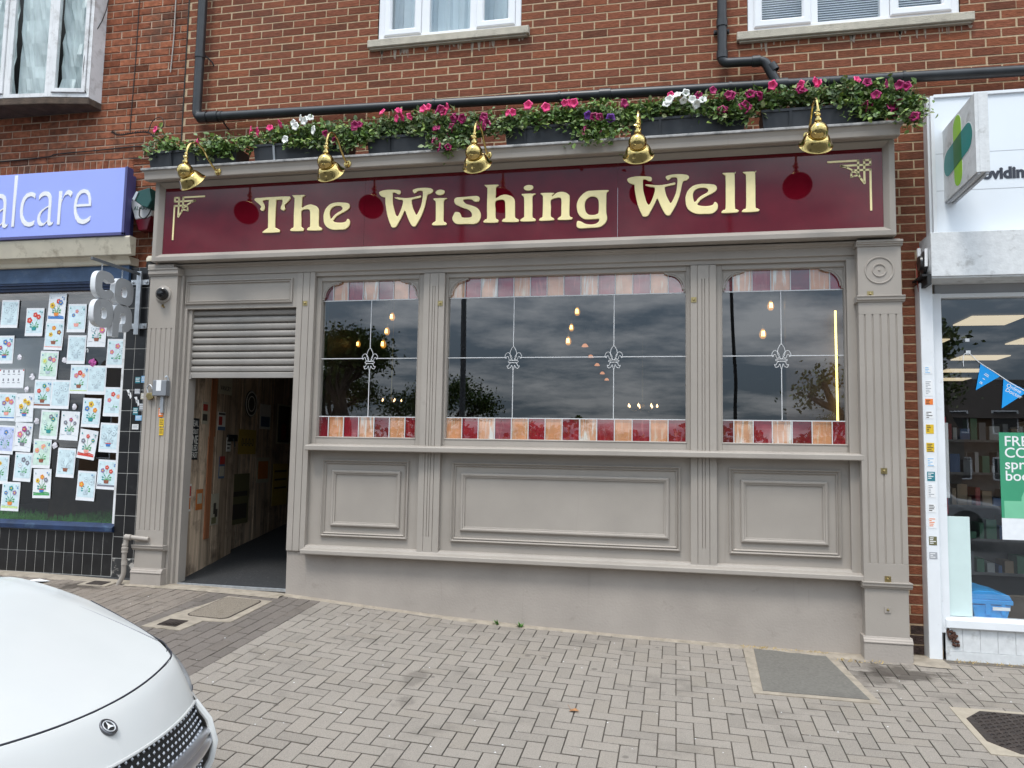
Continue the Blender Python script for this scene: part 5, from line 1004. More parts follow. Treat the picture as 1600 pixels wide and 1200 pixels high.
def supe(cx, cy, rx, ry, n=28, e=2.7, a0=0, a1=360):
    o = []
    for k in range(n+(1 if a1-a0 < 360 else 0)):
        a = radians(a0+(a1-a0)*k/n); c, s_ = cos(a), sin(a); o.append((cx+rx*math.copysign(abs(c)**(2/e), c), cy+ry*math.copysign(abs(s_)**(2/e), s_)))
    return o
def cop_letter(kind, yc, zc):
    # drawn in (u, v): u runs along +Y, v up; ring as quad strip, thickness along X
    R, r1 = (.128,.128), (.040,.050); n = 32
    if kind == 'O': outer = supe(0,0,*R,n=n); inner = supe(0,0,*r1,n=n); closed = True
    elif kind == 'C': outer = supe(0,0,*R,n=n,a0=38,a1=322); inner = supe(0,0,*r1,n=n,a0=38,a1=322); inner[0] = (.075,.030); inner[-1] = (.075,-.030); outer[0] = (.118,.055); outer[-1] = (.118,-.055); closed = False
    else: outer = supe(0,0,*R,n=n,a0=-90,a1=180)+[(-.128,-.185)]; inner = supe(0,0,*r1,n=n,a0=-90,a1=180)+[(-.045,-.185)]; closed = False
    b = MB(); k = len(outer); th = .026
    for side, X in ((0,-5.09+th),(1,-5.09-th)):
        vs = [(X, yc+u, zc+v) for u, v in outer]+[(X, yc+u, zc+v) for u, v in inner]
        b.add(vs, [(i,(i+1) % k,(i+1) % k+k,i+k) for i in range(k if closed else k-1)], 0)
    vs = [(-5.09+th, yc+u, zc+v) for u, v in outer]+[(-5.09-th, yc+u, zc+v) for u, v in outer]; b.add(vs, [(i,(i+1) % k,(i+1) % k+k,i+k) for i in range(k if closed else k-1)], 1)
    vs = [(-5.09+th, yc+u, zc+v) for u, v in inner]+[(-5.09-th, yc+u, zc+v) for u, v in inner]; b.add(vs, [(i,(i+1) % k,(i+1) % k+k,i+k) for i in range(k if closed else k-1)], 1)
    if not closed:
        for i in (0, k-1): b.add([(X, yc+p[0], zc+p[1]) for X in (-5.09+th,-5.09-th) for p in (outer[i], inner[i])], [(0,1,3,2)], 1)
    b.build('letter', [cop_f, cop_s], hs, smooth=True, angle=30)
cop_letter('C', -.575, 1.440); cop_letter('O', -.325, 1.425); cop_letter('O', -.575, 1.183); cop_letter('P', -.325, 1.178)
# ------------------------------------------------------------------ bits on the pier between the shops
t = thing('alarm_box', 'white and dark red alarm box on the brick pier left of the name board', 'alarm', (-5.08,-.05,2.2))
b = MB(); b.prism([(-5.235,2.375),(-5.185,2.40),(-5.0,2.40),(-4.98,2.36),(-4.985,2.235),(-5.03,2.21),(-5.165,2.195)], -.115, -.01, 'y', 0); b.build('cover', white, t, bevel=.008)
b = MB(); b.prism([(-5.165,2.192),(-5.03,2.207),(-4.99,2.23),(-5.03,2.085),(-5.12,2.08)], -.112, -.01, 'y'); b.build('strobe', mat('dark_red_lens', (.14,.01,.02), .25), t, bevel=.008)
text('ALARM', .055, (-5.185,-.117,2.285), mat('alarm_green_letters', (.03,.12,.08), .6), t, ext=.0006)
t = thing('floodlight', 'small dark green floodlight hung in front of the white alarm box', 'floodlight', (-4.99,-.2,2.4)); grn = mat('floodlight_green', (.008,.07,.062), .4)
b = MB(); b.prism([(-5.10,2.35),(-5.06,2.43),(-4.93,2.46),(-4.90,2.33),(-4.94,2.26),(-5.0,2.28)], -.24, -.13, 'y'); b.build('housing', grn, t, bevel=.008)
b = MB(); b.prism([(-5.105,2.35),(-5.065,2.425),(-5.04,2.415),(-5.075,2.335)], -.25, -.12, 'y'); b.build('lens', steel, t, bevel=.003)
b = MB(); b.tube(catmull([(-4.93,-.18,2.30),(-4.95,-.2,2.21),(-5.0,-.2,2.17),(-5.05,-.2,2.20),(-5.05,-.2,2.28)], 5), .006, 6); b.tube([(-4.92,-.15,2.44),(-4.90,-.10,2.52),(-4.90,-.02,2.55)], .01, 6); b.build('cable', cab, t)
t = thing('sensor_lamp', 'small cream capped bulkhead light on the pier just above the black camera', 'light fitting', (-4.97,-.1,1.75))
b = MB(); b.lathe([(0,.05),(.035,.045),(.048,.02),(.048,-.01)], (-4.965,-.10,1.775), (0,0,1), 16, 0); b.lathe([(.042,-.01),(.045,-.06),(.02,-.09),(0,-.09)], (-4.965,-.10,1.775), (0,0,1), 16, 1); b.build('lamp', [cream, cab], t, smooth=True)
b = MB(); b.lathe([(0,-.06),(.035,-.05),(.05,-.02),(.055,0)], (-4.945,-.04,1.96), (.3,1,0), 16); tag(b.build('round_box', mat('blue_grey_plastic', (.06,.07,.09), .5), smooth=True), 'small round blue grey fitting at the left edge of the name board', 'junction box')
b = MB(); b.tube([(-4.90,-.05,2.48),(-4.895,-.05,2.2),(-4.915,-.05,1.98),(-4.90,-.05,1.72)], .014, 8, 0); b.tube([(-4.88,-.06,2.50),(-4.88,-.06,1.74)], .005, 6, 1); tag(b.build('conduit', [cream, cab]), 'pale conduit and cables running down beside the left edge of the name board', 'conduit')
b = MB(); r = random.Random(2)
for i in range(14): b.tube([(-4.93+r.uniform(-.03,.03),-.08,1.70-r.uniform(0,.1)),(-4.93+r.uniform(-.04,.04),-.11,1.62+r.uniform(-.05,.05)),(-4.92+r.uniform(-.03,.03),-.08,1.55)], .007, 5)
tag(b.build('old_wiring', mat('corroded_wire', (.25,.17,.12), .8, vary=.4, vs=60)), 'corroded bundle of old wires beside the left pilaster capital', 'wiring')
t = thing('security_camera', 'black dome security camera on the round boss of the left pilaster', 'camera', (-4.70,-.25,1.413))
b = MB(); b.lathe([(.082,.0),(.080,-.014),(.074,-.018),(0,-.018)], (-4.70,-.25,1.413), (0,1,0), 32); b.build('base', paint, t, smooth=True)
b = MB(); b.lathe([(.052,0),(.053,-.03),(.046,-.055),(.03,-.078),(0,-.088)], (-4.695,-.265,1.413), (-.25,1,.15), 24); b.lathe([(.055,-.012),(.058,-.02),(.058,-.032),(.05,-.038)], (-4.695,-.265,1.413), (-.25,1,.15), 24); b.build('dome', mat('smoked_dome', (.008,.008,.009), .12), t, smooth=True)
b = MB(); b.tube([(-4.70,-.253,1.315),(-4.695,-.275,1.300),(-4.685,-.253,1.29)], .008, 6); tag(b.build('hook', brass_d), 'tiny metal hook under the black dome camera', 'hook')
t = thing('key_box', 'grey metal switch box on the left pilaster beside the shutter', 'switch box', (-4.63,-.28,.5))
b = MB(); b.box(-4.715,-4.575,-.315,-.25,.455,.60); b.build('case', mat('box_grey', (.30,.31,.33), .4, metal=.5), t, bevel=.006)
b = MB(); b.box(-4.675,-4.625,-.317,-.3152,.50,.60); b.build('sticker', white, t); b = MB(); b.box(-4.655,-4.625,-.275,-.25,.30,.455); b.build('conduit', steel, t, bevel=.003)
b = MB(); b.tube(catmull([(-4.59,-.26,.60),(-4.60,-.27,.64),(-4.62,-.27,.63)], 3), .008, 6); b.build('gland', steel, t)
t = thing('padlock', 'brass padlock hanging open on the left side of the grey switch box', 'padlock', (-4.77,-.27,.48))
b = MB(); b.prism([(-4.805,.455),(-4.775,.415),(-4.725,.435),(-4.745,.485),(-4.79,.485)], -.285, -.262, 'y'); b.build('body', brass_d, t, bevel=.004); b = MB(); b.tube(catmull([(-4.785,-.274,.48),(-4.80,-.274,.53),(-4.775,-.274,.56),(-4.75,-.274,.54),(-4.745,-.274,.52)], 4), .006, 6); b.build('shackle', steel, t)
def sticker(x0, x1, y, z0, z1, m, lb, grp, stripes=(), m2=None):
    b = MB(); b.box(x0, x1, y-.0015, y, z0, z1, 0)
    for (a, c, e, f) in stripes: b.box(lerp(x0,x1,a), lerp(x0,x1,c), y-.0022, y-.0016, lerp(z0,z1,e), lerp(z0,z1,f), 1)
    return tag(b.build('sticker', [m, m2 or f_dk]), lb, 'sticker', grp)
sgr = 'stickers on the left pilaster'
s_or = mat('sticker_orange', (.80,.20,.03), .5); s_ye = mat('sticker_yellow', (.72,.47,.02), .5); s_te = mat('sticker_teal', (.03,.20,.24), .5); s_lb = mat('sticker_light_blue', (.25,.50,.75), .5); s_gr = mat('sticker_grey', (.35,.36,.38), .5)
BAR = [(.1,.9,.75,.85),(.1,.8,.5,.6),(.1,.9,.25,.35)]
sticker(-4.672,-4.640,-.2535,.36,.44,white,'narrow white sticker below the grey switch box',sgr,BAR,s_gr)
sticker(-4.680,-4.632,-.2535,.265,.345,s_or,'orange sticker on the left pilaster',sgr,BAR,white)
sticker(-4.668,-4.62,-.2535,.175,.25,s_ye,'upper of two yellow stickers on the left pilaster',sgr,BAR)
sticker(-4.663,-4.618,-.2535,.095,.165,s_ye,'lower of two yellow stickers on the left pilaster',sgr,BAR)
sg2 = 'stickers on the black tiles'
for a in ((-5.10,-5.045,.595,.655,s_te,'teal sticker highest on the black tiles'),(-5.035,-4.98,.60,.665,s_lb,'light blue sticker highest on the black tiles'),(-5.04,-4.98,.335,.40,s_gr,'grey sticker on the black tiles above the pale blue one'),(-5.105,-5.05,.29,.36,s_te,'dark teal sticker low on the black tiles'),(-5.075,-5.005,.235,.285,s_lb,'tilted pale blue sticker on the black tiles'),(-5.105,-5.035,.15,.20,white,'plain white label lowest on the black tiles'),(-5.10,-5.04,.49,.54,s_gr,'scratched grey sticker on the black tiles'),(-5.03,-4.975,.44,.50,cream,'torn cream sticker on the black tiles')): sticker(a[0],a[1],-.0525,a[2],a[3],a[4],a[5],sg2,BAR,white if a[4] is not white else s_gr)
b = MB()
for (x, z) in ((-5.17,.50),(-5.15,.47),(-5.08,.43),(-5.06,.40)): b.add([(x-.02,-.0535,z+.03),(x+.01,-.0535,z+.035),(x+.02,-.0535,z-.01),(x+.005,-.0535,z-.03),(x-.005,-.0535,z+.005)], [(0,1,2,3,4)])
tag(b.build('torn_sticker_remains', white), 'torn white scraps of old stickers on the black tiles', 'sticker', sg2)
t = thing('waste_pipe', 'taupe painted waste pipe turning down at the foot of the left pilaster', 'pipe', (-4.93,-.2,-1.1)); 
b = MB(); b.tube(pipe_pts([(-4.70,-.265,-.853),(-4.90,-.30,-.835),(-4.915,-.30,-1.0),(-4.925,-.28,-1.18),(-4.985,-.28,-1.29)], .03), .021, 12); b.build('pipe', paint, t, smooth=True)
b = MB(); b.lathe([(.021,-.05),(.028,-.045),(.028,-.03),(.024,-.028),(.029,-.015),(.029,0),(.024,.004),(.027,.02),(.027,.03),(.021,.034)], (-4.912,-.30,-.93), (0,0,1), 14); b.lathe([(.021,-.03),(.027,-.028),(.027,.028),(.021,.03)], (-4.885,-.30,-.838), (1,.1,-.05), 14); b.lathe([(.021,-.02),(.025,-.018),(.025,.018),(.021,.02)], (-4.918,-.29,-1.07), (0,0,1), 14); b.build('coupling', paint, t, smooth=True)
b = MB(); b.tube(catmull([(-4.90,-.10,-.2),(-4.905,-.12,-.5),(-4.90,-.13,-.8)], 4), .006, 6); tag(b.build('cable', cab), 'black cable running down the left side of the left pilaster', 'cable')
# ------------------------------------------------------------------ pharmacy on the right
wp = mat('white_gloss_paint', (.76,.78,.80), .35, vary=.03, dirt=(.48,.46,.43), ds=7, dth=(.62,.85)); wfa = mat('white_fascia_panel', (.74,.78,.82), .35, vary=.03, vs=1, dirt=(.5,.5,.5), ds=4, dth=(.68,.95))
wdirty = mat('dirty_white_box', (.66,.67,.67), .5, vary=.08, vs=20, bump=.2, dirt=(.26,.25,.23), ds=9, dth=(.56,.8))
ph = thing('pharmacy_shopfront', 'white pharmacy shopfront with a large window at the right edge', 'shopfront', (3.5,-.1,-1.5))
b = MB(); b.box(2.00,7.5,-.12,0,1.762,2.86); b.box(2.008,7.5,-.1212,-.119,2.402,2.405,1); b.box(2.008,7.5,-.1212,-.119,2.103,2.106,1); b.build('fascia', [wfa, s_gr], ph)
b = MB(); b.box(1.958,1.975,-.10,0,1.752,2.88); b.box(1.975,2.002,-.135,0,1.752,2.875); b.box(2.002,7.5,-.135,-.0,2.86,2.885); b.build('trim', wp, ph, bevel=.002)
b = MB(); b.box(1.955,7.5,-.13,0,1.735,1.750); b.build('gap', blackm, ph)
b = MB(); b.box(1.905,7.5,-.29,0,1.388,1.728); b.box(1.905,7.5,-.28,-.02,1.375,1.388); b.build('shutter_box', wdirty, ph, bevel=.003)
text('Providing', .122, (2.225,-.1225,2.185), mat('dark_lettering', (.03,.035,.05), .5), ph, ext=.001, off=.006)
b = MB(); b.box(1.862,1.955,-.13,-.0,-1.52,1.375); b.build('post', wp, ph, bevel=.006)
b = MB(); b.box(1.955,2.035,-.06,.03,-1.30,1.30); b.box(2.035,7.5,-.05,.03,1.268,1.30); b.box(2.0,7.5,-.03,.03,1.30,1.375,1); b.build('frame', [wp, s_gr], ph, bevel=.003)
b = MB(); b.extx(2.0, 7.5, [(.03,-1.262),(-.075,-1.262),(-.08,-1.255),(-.08,-1.20),(-.07,-1.192),(.03,-1.180)]); b.build('sill', wp, ph, bevel=.004)
b = MB(); x = 2.0
while x < 7.4: b.rbox(x, x+.1185, -.05, .0, -1.435, -1.262, .003); x += .120
b.box(2.0,7.5,-.043,.0,-1.56,-1.262); b.box(2.0,7.5,-.056,0,-1.56,-1.437); b.build('boarded_riser', wdirty, ph)
b = MB(); b.box(2.03,7.5,-.003,.003,-1.185,1.27); b.build('pane', pane_m, ph)
rp_ = mat('rust_stain', (.07,.03,.02), .9, vary=.4, vs=60); b = MB(); r = random.Random(4)
for i in range(26): x = 2.05+r.gauss(0,.018); z = -1.335+r.gauss(0,.035); b.lathe([(0,-.016),(.010,-.01),(.014,0)], (x,-.055,z), (r.uniform(-.3,.3),1,r.uniform(-.3,.3)), 5)
b.tube([(2.01,-.058,-1.28),(2.015,-.07,-1.32),(2.03,-.06,-1.35)], .008, 5); tag(b.build('rusty_fitting', rp_), 'clump of rust where a fitting was torn off, under the pharmacy window corner', 'rust')
t = thing('shutter_motor', 'greasy shutter motor and wiring exposed at the left end of the white shutter box', 'motor', (1.88,-.15,1.5))
b = MB(); b.lathe([(.085,-.0),(.085,-.02),(.06,-.03),(.055,-.045),(.0,-.045)], (1.905,-.13,1.53), (1,0,0), 20); b.lathe([(.09,0),(.094,-.01),(.085,-.02)], (1.905,-.13,1.53), (1,0,0), 20); b.build('gear', mat('greasy_metal', (.10,.10,.10), .35, metal=.7, vary=.5, vs=40), t, smooth=True)
b = MB(); b.box(1.84,1.904,-.28,-.02,1.395,1.41); b.add([(1.84,-.28,1.41),(1.84,-.02,1.41),(1.895,-.02,1.45),(1.895,-.28,1.45)], [(0,1,2,3)]); b.box(1.875,1.904,-.285,-.05,1.33,1.395); b.build('bracket', blackm, t)
b = MB(); b.tube([(1.885,-.06,1.66),(1.88,-.08,1.60),(1.89,-.09,1.55)], .016, 8); b.tube([(1.89,-.22,1.62),(1.885,-.23,1.48)], .012, 6); b.build('cable_sleeve', white, t)
b = MB(); b.tube(catmull([(1.885,-.06,1.68),(1.86,-.08,1.5),(1.86,-.1,1.35),(1.885,-.1,1.22)], 4), .005, 6); b.build('cable', mat('red_cable', (.3,.05,.03), .6), t)
ps = thing('projecting_sign', 'white projecting box sign with a lime and teal crossed capsule emblem', 'sign', (2.1,-.45,2.0))
b = MB(); b.box(2.062,2.150,-.79,-.12,2.012,2.588); b.box(2.084,2.128,-.794,-.79,2.012,2.588); b.build('box', wdirty, ps, bevel=.006)
b = MB(); b.box(2.07,2.09,-.785,-.12,1.998,2.012); b.box(2.12,2.142,-.785,-.12,1.998,2.012); b.build('underside_rail', s_gr, ps)
def capsule(yc, zc, ln, w, ang, n=10):
    o = []; L2 = (ln-w)/2
    for sgn in (1, -1):
        for k in range(n+1):
            a = radians(-90+180*k/n); u = sgn*(L2+cos(a)*w/2); v = sgn*sin(a)*w/2; c, s_ = cos(ang), sin(ang); o.append((yc+u*c-v*s_, zc+u*s_+v*c))
    return o
yc, zc = -.44, 2.305
lime = mat('emblem_lime', (.30,.62,.02), .4); teal = mat('emblem_teal', (.008,.24,.22), .4); dkg = mat('emblem_dark_green', (.015,.16,.04), .4); hal = mat('emblem_white_edge', (.75,.76,.76), .5)
lp = capsule(yc, zc, .535, .165, pi/2); tp = capsule(yc, zc, .60, .205, radians(-6))
b = MB(); b.prism(capsule(yc, zc, .55, .182, pi/2), 2.0612, 2.0625, 'x', 3); b.prism(capsule(yc, zc, .615, .222, radians(-6)), 2.0612, 2.0625, 'x', 3)
b.prism(lp, 2.0600, 2.0612, 'x', 0); b.prism(tp, 2.0592, 2.0600, 'x', 1)
def clip(poly, inside, inter):
    o = []
    for i in range(len(poly)):
        p, q = poly[i-1], poly[i]
        if inside(q):
            if not inside(p): o.append(inter(p, q))
            o.append(q)
        elif inside(p): o.append(inter(p, q))
    return o
ov = tp
for (lo, sgn) in ((yc-.0825, 1), (yc+.0825, -1)):
    ov = clip(ov, lambda p: (p[0]-lo)*sgn >= 0, lambda p, q: (lo, p[1]+(q[1]-p[1])*(lo-p[0])/(q[0]-p[0])))
b.prism(ov, 2.0584, 2.0592, 'x', 2); b.build('emblem', [lime, teal, dkg, hal], ps)
room('pharmacy_room', 1.96, 8, .02, 10, -1.25, 1.46, mat('pharmacy_dark', (.05,.05,.052), .7))
cl_m = mat('ceiling_panel_light', (.9,.85,.7), .4, emit=((1,.82,.55),.75))
CP = [(2.92,1.9,.5,.55),(2.62,3.5,.6,.5),(4.0,3.5,.6,.5),(3.9,5.15,.6,.5),(5.3,5.2,.6,.5),(4.25,6.9,.6,.45),(5.8,6.9,.6,.45),(4.5,8.4,.6,.45)]
for i, (x, y, w, d) in enumerate(CP):
    b = MB(); b.box(x, x+w, y, y+d, 1.44, 1.452); tag(b.build('ceiling_light', cl_m), ['largest and nearest','first row left','first row right','second row left','second row right','third row left','third row right','farthest'][i]+' lit square ceiling panel seen through the pharmacy window', 'ceiling light', 'square ceiling lights in the pharmacy')
shm = mat('shelf_grey', (.20,.19,.18), .6, vary=.2); pk = [mat('pack_'+n_, c, .5) for n_, c in (('white',(.5,.5,.48)),('blue',(.08,.15,.3)),('red',(.35,.04,.04)),('green',(.08,.22,.12)),('tan',(.35,.25,.15)),('grey',(.2,.2,.2)))]
r = random.Random(11)
for ui, (sx, sy, lb) in enumerate(((2.75,2.6,'nearer dim shelf unit packed with boxes inside the pharmacy'),(4.3,4.0,'farther dim shelf unit packed with boxes inside the pharmacy'))):
    t = thing('shelf_unit', lb, 'shelves', (sx,sy,-1.25), 'shelf units in the pharmacy')
    b = MB(); 
    for z in (-1.2,-.85,-.5,-.15,.2): b.box(sx,sx+1.4,sy,sy+.35,z,z+.025)
    b.box(sx,sx+.03,sy,sy+.35,-1.25,.35); b.box(sx+1.4,sx+1.43,sy,sy+.35,-1.25,.35); b.box(sx,sx+1.4,sy+.33,sy+.35,-1.25,.35); b.build('frame', shm, t)
    b = MB()
    for z in (-1.175,-.825,-.475,-.125,.225):
        x = sx+.04
        while x < sx+1.35:
            w = r.uniform(.03,.10); h = r.uniform(.07,.24); b.box(x, x+w, sy+.02, sy+.25, z, z+h, r.randrange(6)); x += w+r.uniform(.005,.04)
    b.build('packs', pk, t)
t = thing('poster', 'tall green pharmacy window poster about a free spring booster, cut by the right edge', 'poster', (2.75,-.0,-.6)); gp = mat('poster_green', (.045,.30,.16), .5, vary=.05); gp2 = mat('poster_light_green', (.18,.52,.32), .5)
b = MB(); b.box(2.43,3.03,-.0070,-.0055,-.43,.22,0); b.box(2.43,3.03,-.0070,-.0055,-.592,-.43,2); b.box(2.45,2.62,-.0079,-.0071,-.43,-.30,1); b.prism([(2.60,-.43),(2.565,-.36),(2.57,-.27),(2.60,-.20),(2.66,-.17),(2.72,-.20),(2.75,-.27),(2.80,-.36),(2.80,-.43)], -.0083, -.0073, 'y', 1); b.build('sheet', [gp, gp2, bgs['w']], t)
for k, s in enumerate(('FREE','COVID','spring','booster')): text(s, .108, (2.462,-.0072,.118-.088*k), white, t, ext=.0004, off=.001)
bt = thing('bunting', 'blue pennant bunting on a white cord inside the pharmacy window', 'bunting', (2.4,-.01,.8)); pb_ = mat('pennant_blue', (.0,.30,.75), .6, vary=.05)
b = MB(); cord = catmull([(2.234,-.012,.84),(2.31,-.012,.76),(2.42,-.012,.68),(2.56,-.012,.575),(2.75,-.012,.47),(3.0,-.012,.40),(3.3,-.012,.37)], 6); b.tube(cord, .0035, 5); b.tube(catmull([(2.234,-.012,.84),(2.20,-.012,.82),(2.195,-.012,.76),(2.197,-.012,.73)], 4), .003, 5); b.box(2.218,2.250,-.010,-.005,.825,.855); b.box(2.215,2.245,-.010,-.005,.925,.95); b.build('cord', white, bt)
for (a, c, e, tx) in (((2.318,.755),(2.455,.655),(2.278,.545),0),((2.475,.635),(2.64,.535),(2.455,.405),1),((2.66,.515),(2.83,.44),(2.70,.29),0)):
    b = MB(); b.prism([a, c, e], -.0115, -.0105, 'y'); b.build('pennant', pb_, bt)
    if tx:
        text('Online', .042, (2.488,-.012,.575), white, bt, rot=(pi/2, .52, 0), ext=.0003); text('Doctor', .042, (2.480,-.012,.540), white, bt, rot=(pi/2, .52, 0), ext=.0003)
    else:
        b = MB(); u = Vector((c[0]-a[0],0,c[1]-a[1])).normalized()
        for k, (f_, ln) in enumerate(((.24,.030),(.30,.038),(.46,.02),(.62,.018),(.67,.022))): p = Vector((lerp((a[0]+c[0])/2,e[0],f_),-.0122,lerp((a[1]+c[1])/2,e[1],f_))); q0 = p-u*ln/2; q1 = p+u*ln/2; b.add([(q0.x,-.0122,q0.z-.003),(q1.x,-.0122,q1.z-.003),(q1.x,-.0122,q1.z+.003),(q0.x,-.0122,q0.z+.003)], [(0,1,2,3)])
        b.build('print', white, bt)
b = MB(); b.box(2.045,2.205,-.012,-.004,-1.18,-.43); tag(b.build('white_panel', mat('frosted_white', (.60,.72,.70), .4, vary=.04, dirt=(.3,.33,.32), ds=12, dth=(.66,.8)), bevel=.002), 'plain white board leaning upright in the bottom corner of the pharmacy window', 'board')
t = thing('blue_crate', 'lidded bright blue plastic crate on the floor of the pharmacy window', 'crate', (2.42,.2,-1.18)); cb_ = mat('crate_blue', (.02,.32,.72), .4, vary=.08)
b = MB(); b.add([(2.24,.03,-1.24),(2.44,.03,-1.24),(2.44,.5,-1.24),(2.24,.5,-1.24),(2.21,.01,-1.09),(2.48,.01,-1.09),(2.48,.52,-1.09),(2.21,.52,-1.09)], [(0,3,2,1),(0,1,5,4),(1,2,6,5),(2,3,7,6),(3,0,4,7),(4,5,6,7)]); b.box(2.30,2.34,.006,.02,-1.16,-1.08); b.box(2.41,2.44,.006,.02,-1.16,-1.08); b.build('tub', cb_, t, bevel=.006)
b = MB(); b.box(2.195,2.495,.006,.45,-1.085,-1.05); b.prism([(2.20,-1.05),(2.49,-1.05),(2.47,-1.012),(2.41,-1.0),(2.36,-.985),(2.24,-.985),(2.20,-1.0)], .01, .43, 'y'); b.build('lid', cb_, t, bevel=.006)
b = MB(); b.box(2.35,2.47,.0045,.006,-1.125,-1.10); b.build('label', white, t)
b = MB(); b.box(2.06,2.14,.25,.30,-.43,.35); b.box(2.12,2.145,.22,.25,-.3,.30,1); tag(b.build('roller_banner', [mat('banner_red', (.30,.01,.03), .5), white]), 'narrow dark red banner edge standing behind the white board in the pharmacy', 'banner')
sg3 = 'stickers in a column on the white pharmacy post'
for (z, h, m_, m2, lb) in ((.69,.06,white,s_lb,'white sticker with blue dotted print, highest on the post'),(.55,.12,white,s_gr,'tall white printed sticker under the blue dotted one'),(.445,.045,s_or,f_dk,'small brown and orange sticker on the post'),(.345,.06,white,f_dk,'white sticker with a black square emblem on the post'),(.235,.07,s_ye,f_dk,'upper yellow sticker on the post'),(.095,.07,s_ye,f_dk,'lower yellow sticker on the post'),(-.015,.07,white,s_lb,'white and light blue sticker split by a diagonal'),(-.125,.07,s_te,white,'teal sticker on the post'),(-.235,.10,white,s_gr,'white sticker with faint outline drawing on the post'),(-.365,.065,white,f_dk,'white sticker with black lettering rows on the post'),(-.475,.08,white,s_or,'white sticker with a column of red marks on the post'),(-.61,.065,f_ol,white,'olive sticker with white lettering on the post'),(-.72,.05,s_gr,white,'torn grey sticker, lowest on the post')):
    x0, x1 = 1.880, 1.935; b = MB(); b.box(x0, x1, -.1318, -.1305, z-h/2, z+h/2, 0); zz = z+h/2-.008; rr2 = random.Random(int(z*1000))
    while zz > z-h/2+.01: b.box(x0+.006, x0+.006+rr2.uniform(.015,.042), -.1324, -.1319, zz-.006, zz, 1); zz -= .013
    tag(b.build('sticker', [m_, m2]), lb, 'sticker', sg3)
# ------------------------------------------------------------------ white car (nose towards +X, beside the camera)
CX, CY, CZ = -1.70, -4.246, -1.652
car = thing('parked_car', 'glossy white saloon parked along the paving, nose to the right, seen from its bonnet', 'car', (CX, CY, CZ)); car.rotation_euler.z = .025
carp = mat('white_car_paint', (.52,.52,.505), .22, vary=.01, spec=.4, coat=.3); gapm = mat('panel_gap', (.02,.02,.03), .6); chrome = mat('satin_chrome', (.62,.63,.66), .3, metal=1, vary=.03); glsd = mat('dark_car_glass', (.01,.012,.014), .04, spec=.8); rub = mat('tyre_rubber', (.02,.02,.02), .8)
lampg = mat('headlamp_glass', (.26,.27,.28), .2, spec=.4, coat=.2, vary=.4, vs=14)
def W3(x, y, z): return (CX+x, CY+y, CZ+z)
def patch(b, grid, nu=5, nv=5, m=0, mirror=True, f=None):
    rows = [catmull(r_, nv) for r_ in grid]; cols = list(zip(*rows)); cols = [catmull(list(c), nu) for c in cols]
    G = list(zip(*cols)); a, c = len(G), len(G[0])
    for sg in ((1, -1) if mirror else (1,)):
        vs = [W3(p[0], p[1]*sg, p[2]) for r_ in G for p in r_]
        fs_ = [(i*c+j, (i+1)*c+j, (i+1)*c+j+1, i*c+j+1) for i in range(a-1) for j in range(c-1)]
        fs_ = [q for q in fs_ if not any(abs(sum(vs[w_][1] for w_ in q)/4-CY) > .6 and (sum(vs[w_][0] for w_ in q)/4-CX-wx)**2+(sum(vs[w_][2] for w_ in q)/4-CZ-.32)**2 < .36**2 for wx in (-.95,-3.62))]
        if sg < 0: fs_ = [tuple(reversed(q)) for q in fs_]
        b.add(vs, fs_, m)
YS = [0,.16,.32,.47,.60,.70,.78,.835]
def zc(x, y):     # bonnet surface height
    t_ = min(1, max(0, (-x-.24)/1.2)); base = .745+.31*(1-(1-t_)**1.4)
    cr = .0-.040*(abs(y)/.85)**2*(.6+.4*t_)
    ridge = .012*math.exp(-((abs(y)-.66)/.05)**2)*(1-.3*t_)
    return base+cr+ridge
def xs_(y): y = abs(y); return -.24-.12*(y/.62)**2-(0 if y < .62 else 1.05*(y-.62)+6*(y-.62)**2*.9)
hood = []
for v in range(9):
    t_ = v/8; hood.append([(lerp(xs_(y), -1.45-.06*(y/.8)**2*-1, t_), y*lerp(1, 1.02, t_), zc(lerp(xs_(y), -1.45, t_), y)-(.0)) for y in YS])
b = MB(); patch(b, hood, 3, 3); b.build('bonnet', carp, car, smooth=True, angle=60)
# nose panel between shut line and grille
def out_x(y, z):
    y = abs(y); b0 = -.13*(y/.61)**2 if y < .61 else -.13-.85*(y-.61)-7.5*(y-.61)**2
    zo = interp(z, [.2,.32,.45,.55,.60,.69,.74], [-.06,-.005,.0,-.045,-.105,-.185,-.24]); return b0+zo
nose = []
YN = [0,.16,.32,.47,.60,.66]
for z, k in ((.600,0),(.640,.33),(.695,.7),(.737,.95),(.7445,1)):
    row = []
    for y in YN:
        xa = out_x(y, .60); xb = xs_(y)+.006; row.append((lerp(xa, xb, k), y, lerp(.60-.02*(y/.6)**2*0, zc(xs_(y), y)-.002, 1-(1-k)**1.35)))
    nose.append(row)
b = MB(); patch(b, nose, 3, 3); b.build('nose_panel', carp, car, smooth=True, angle=60)
b = MB()
for sg in (1, -1): b.tube([W3(xs_(y)+.002, sg*y, zc(xs_(y), y)+.0005) for y in [i*.655/24 for i in range(25)]], .0032, 6)
for sg in (1, -1): b.tube([W3(lerp(xs_(.68), -1.44, t_/12), sg*lerp(.675,.72,t_/12), zc(lerp(xs_(.68), -1.44, t_/12), .69)+.0008) for t_ in range(13)], .0024, 6, 1)
b.build('shut_line', [gapm, mat('soft_gap', (.22,.22,.23), .6)], car)
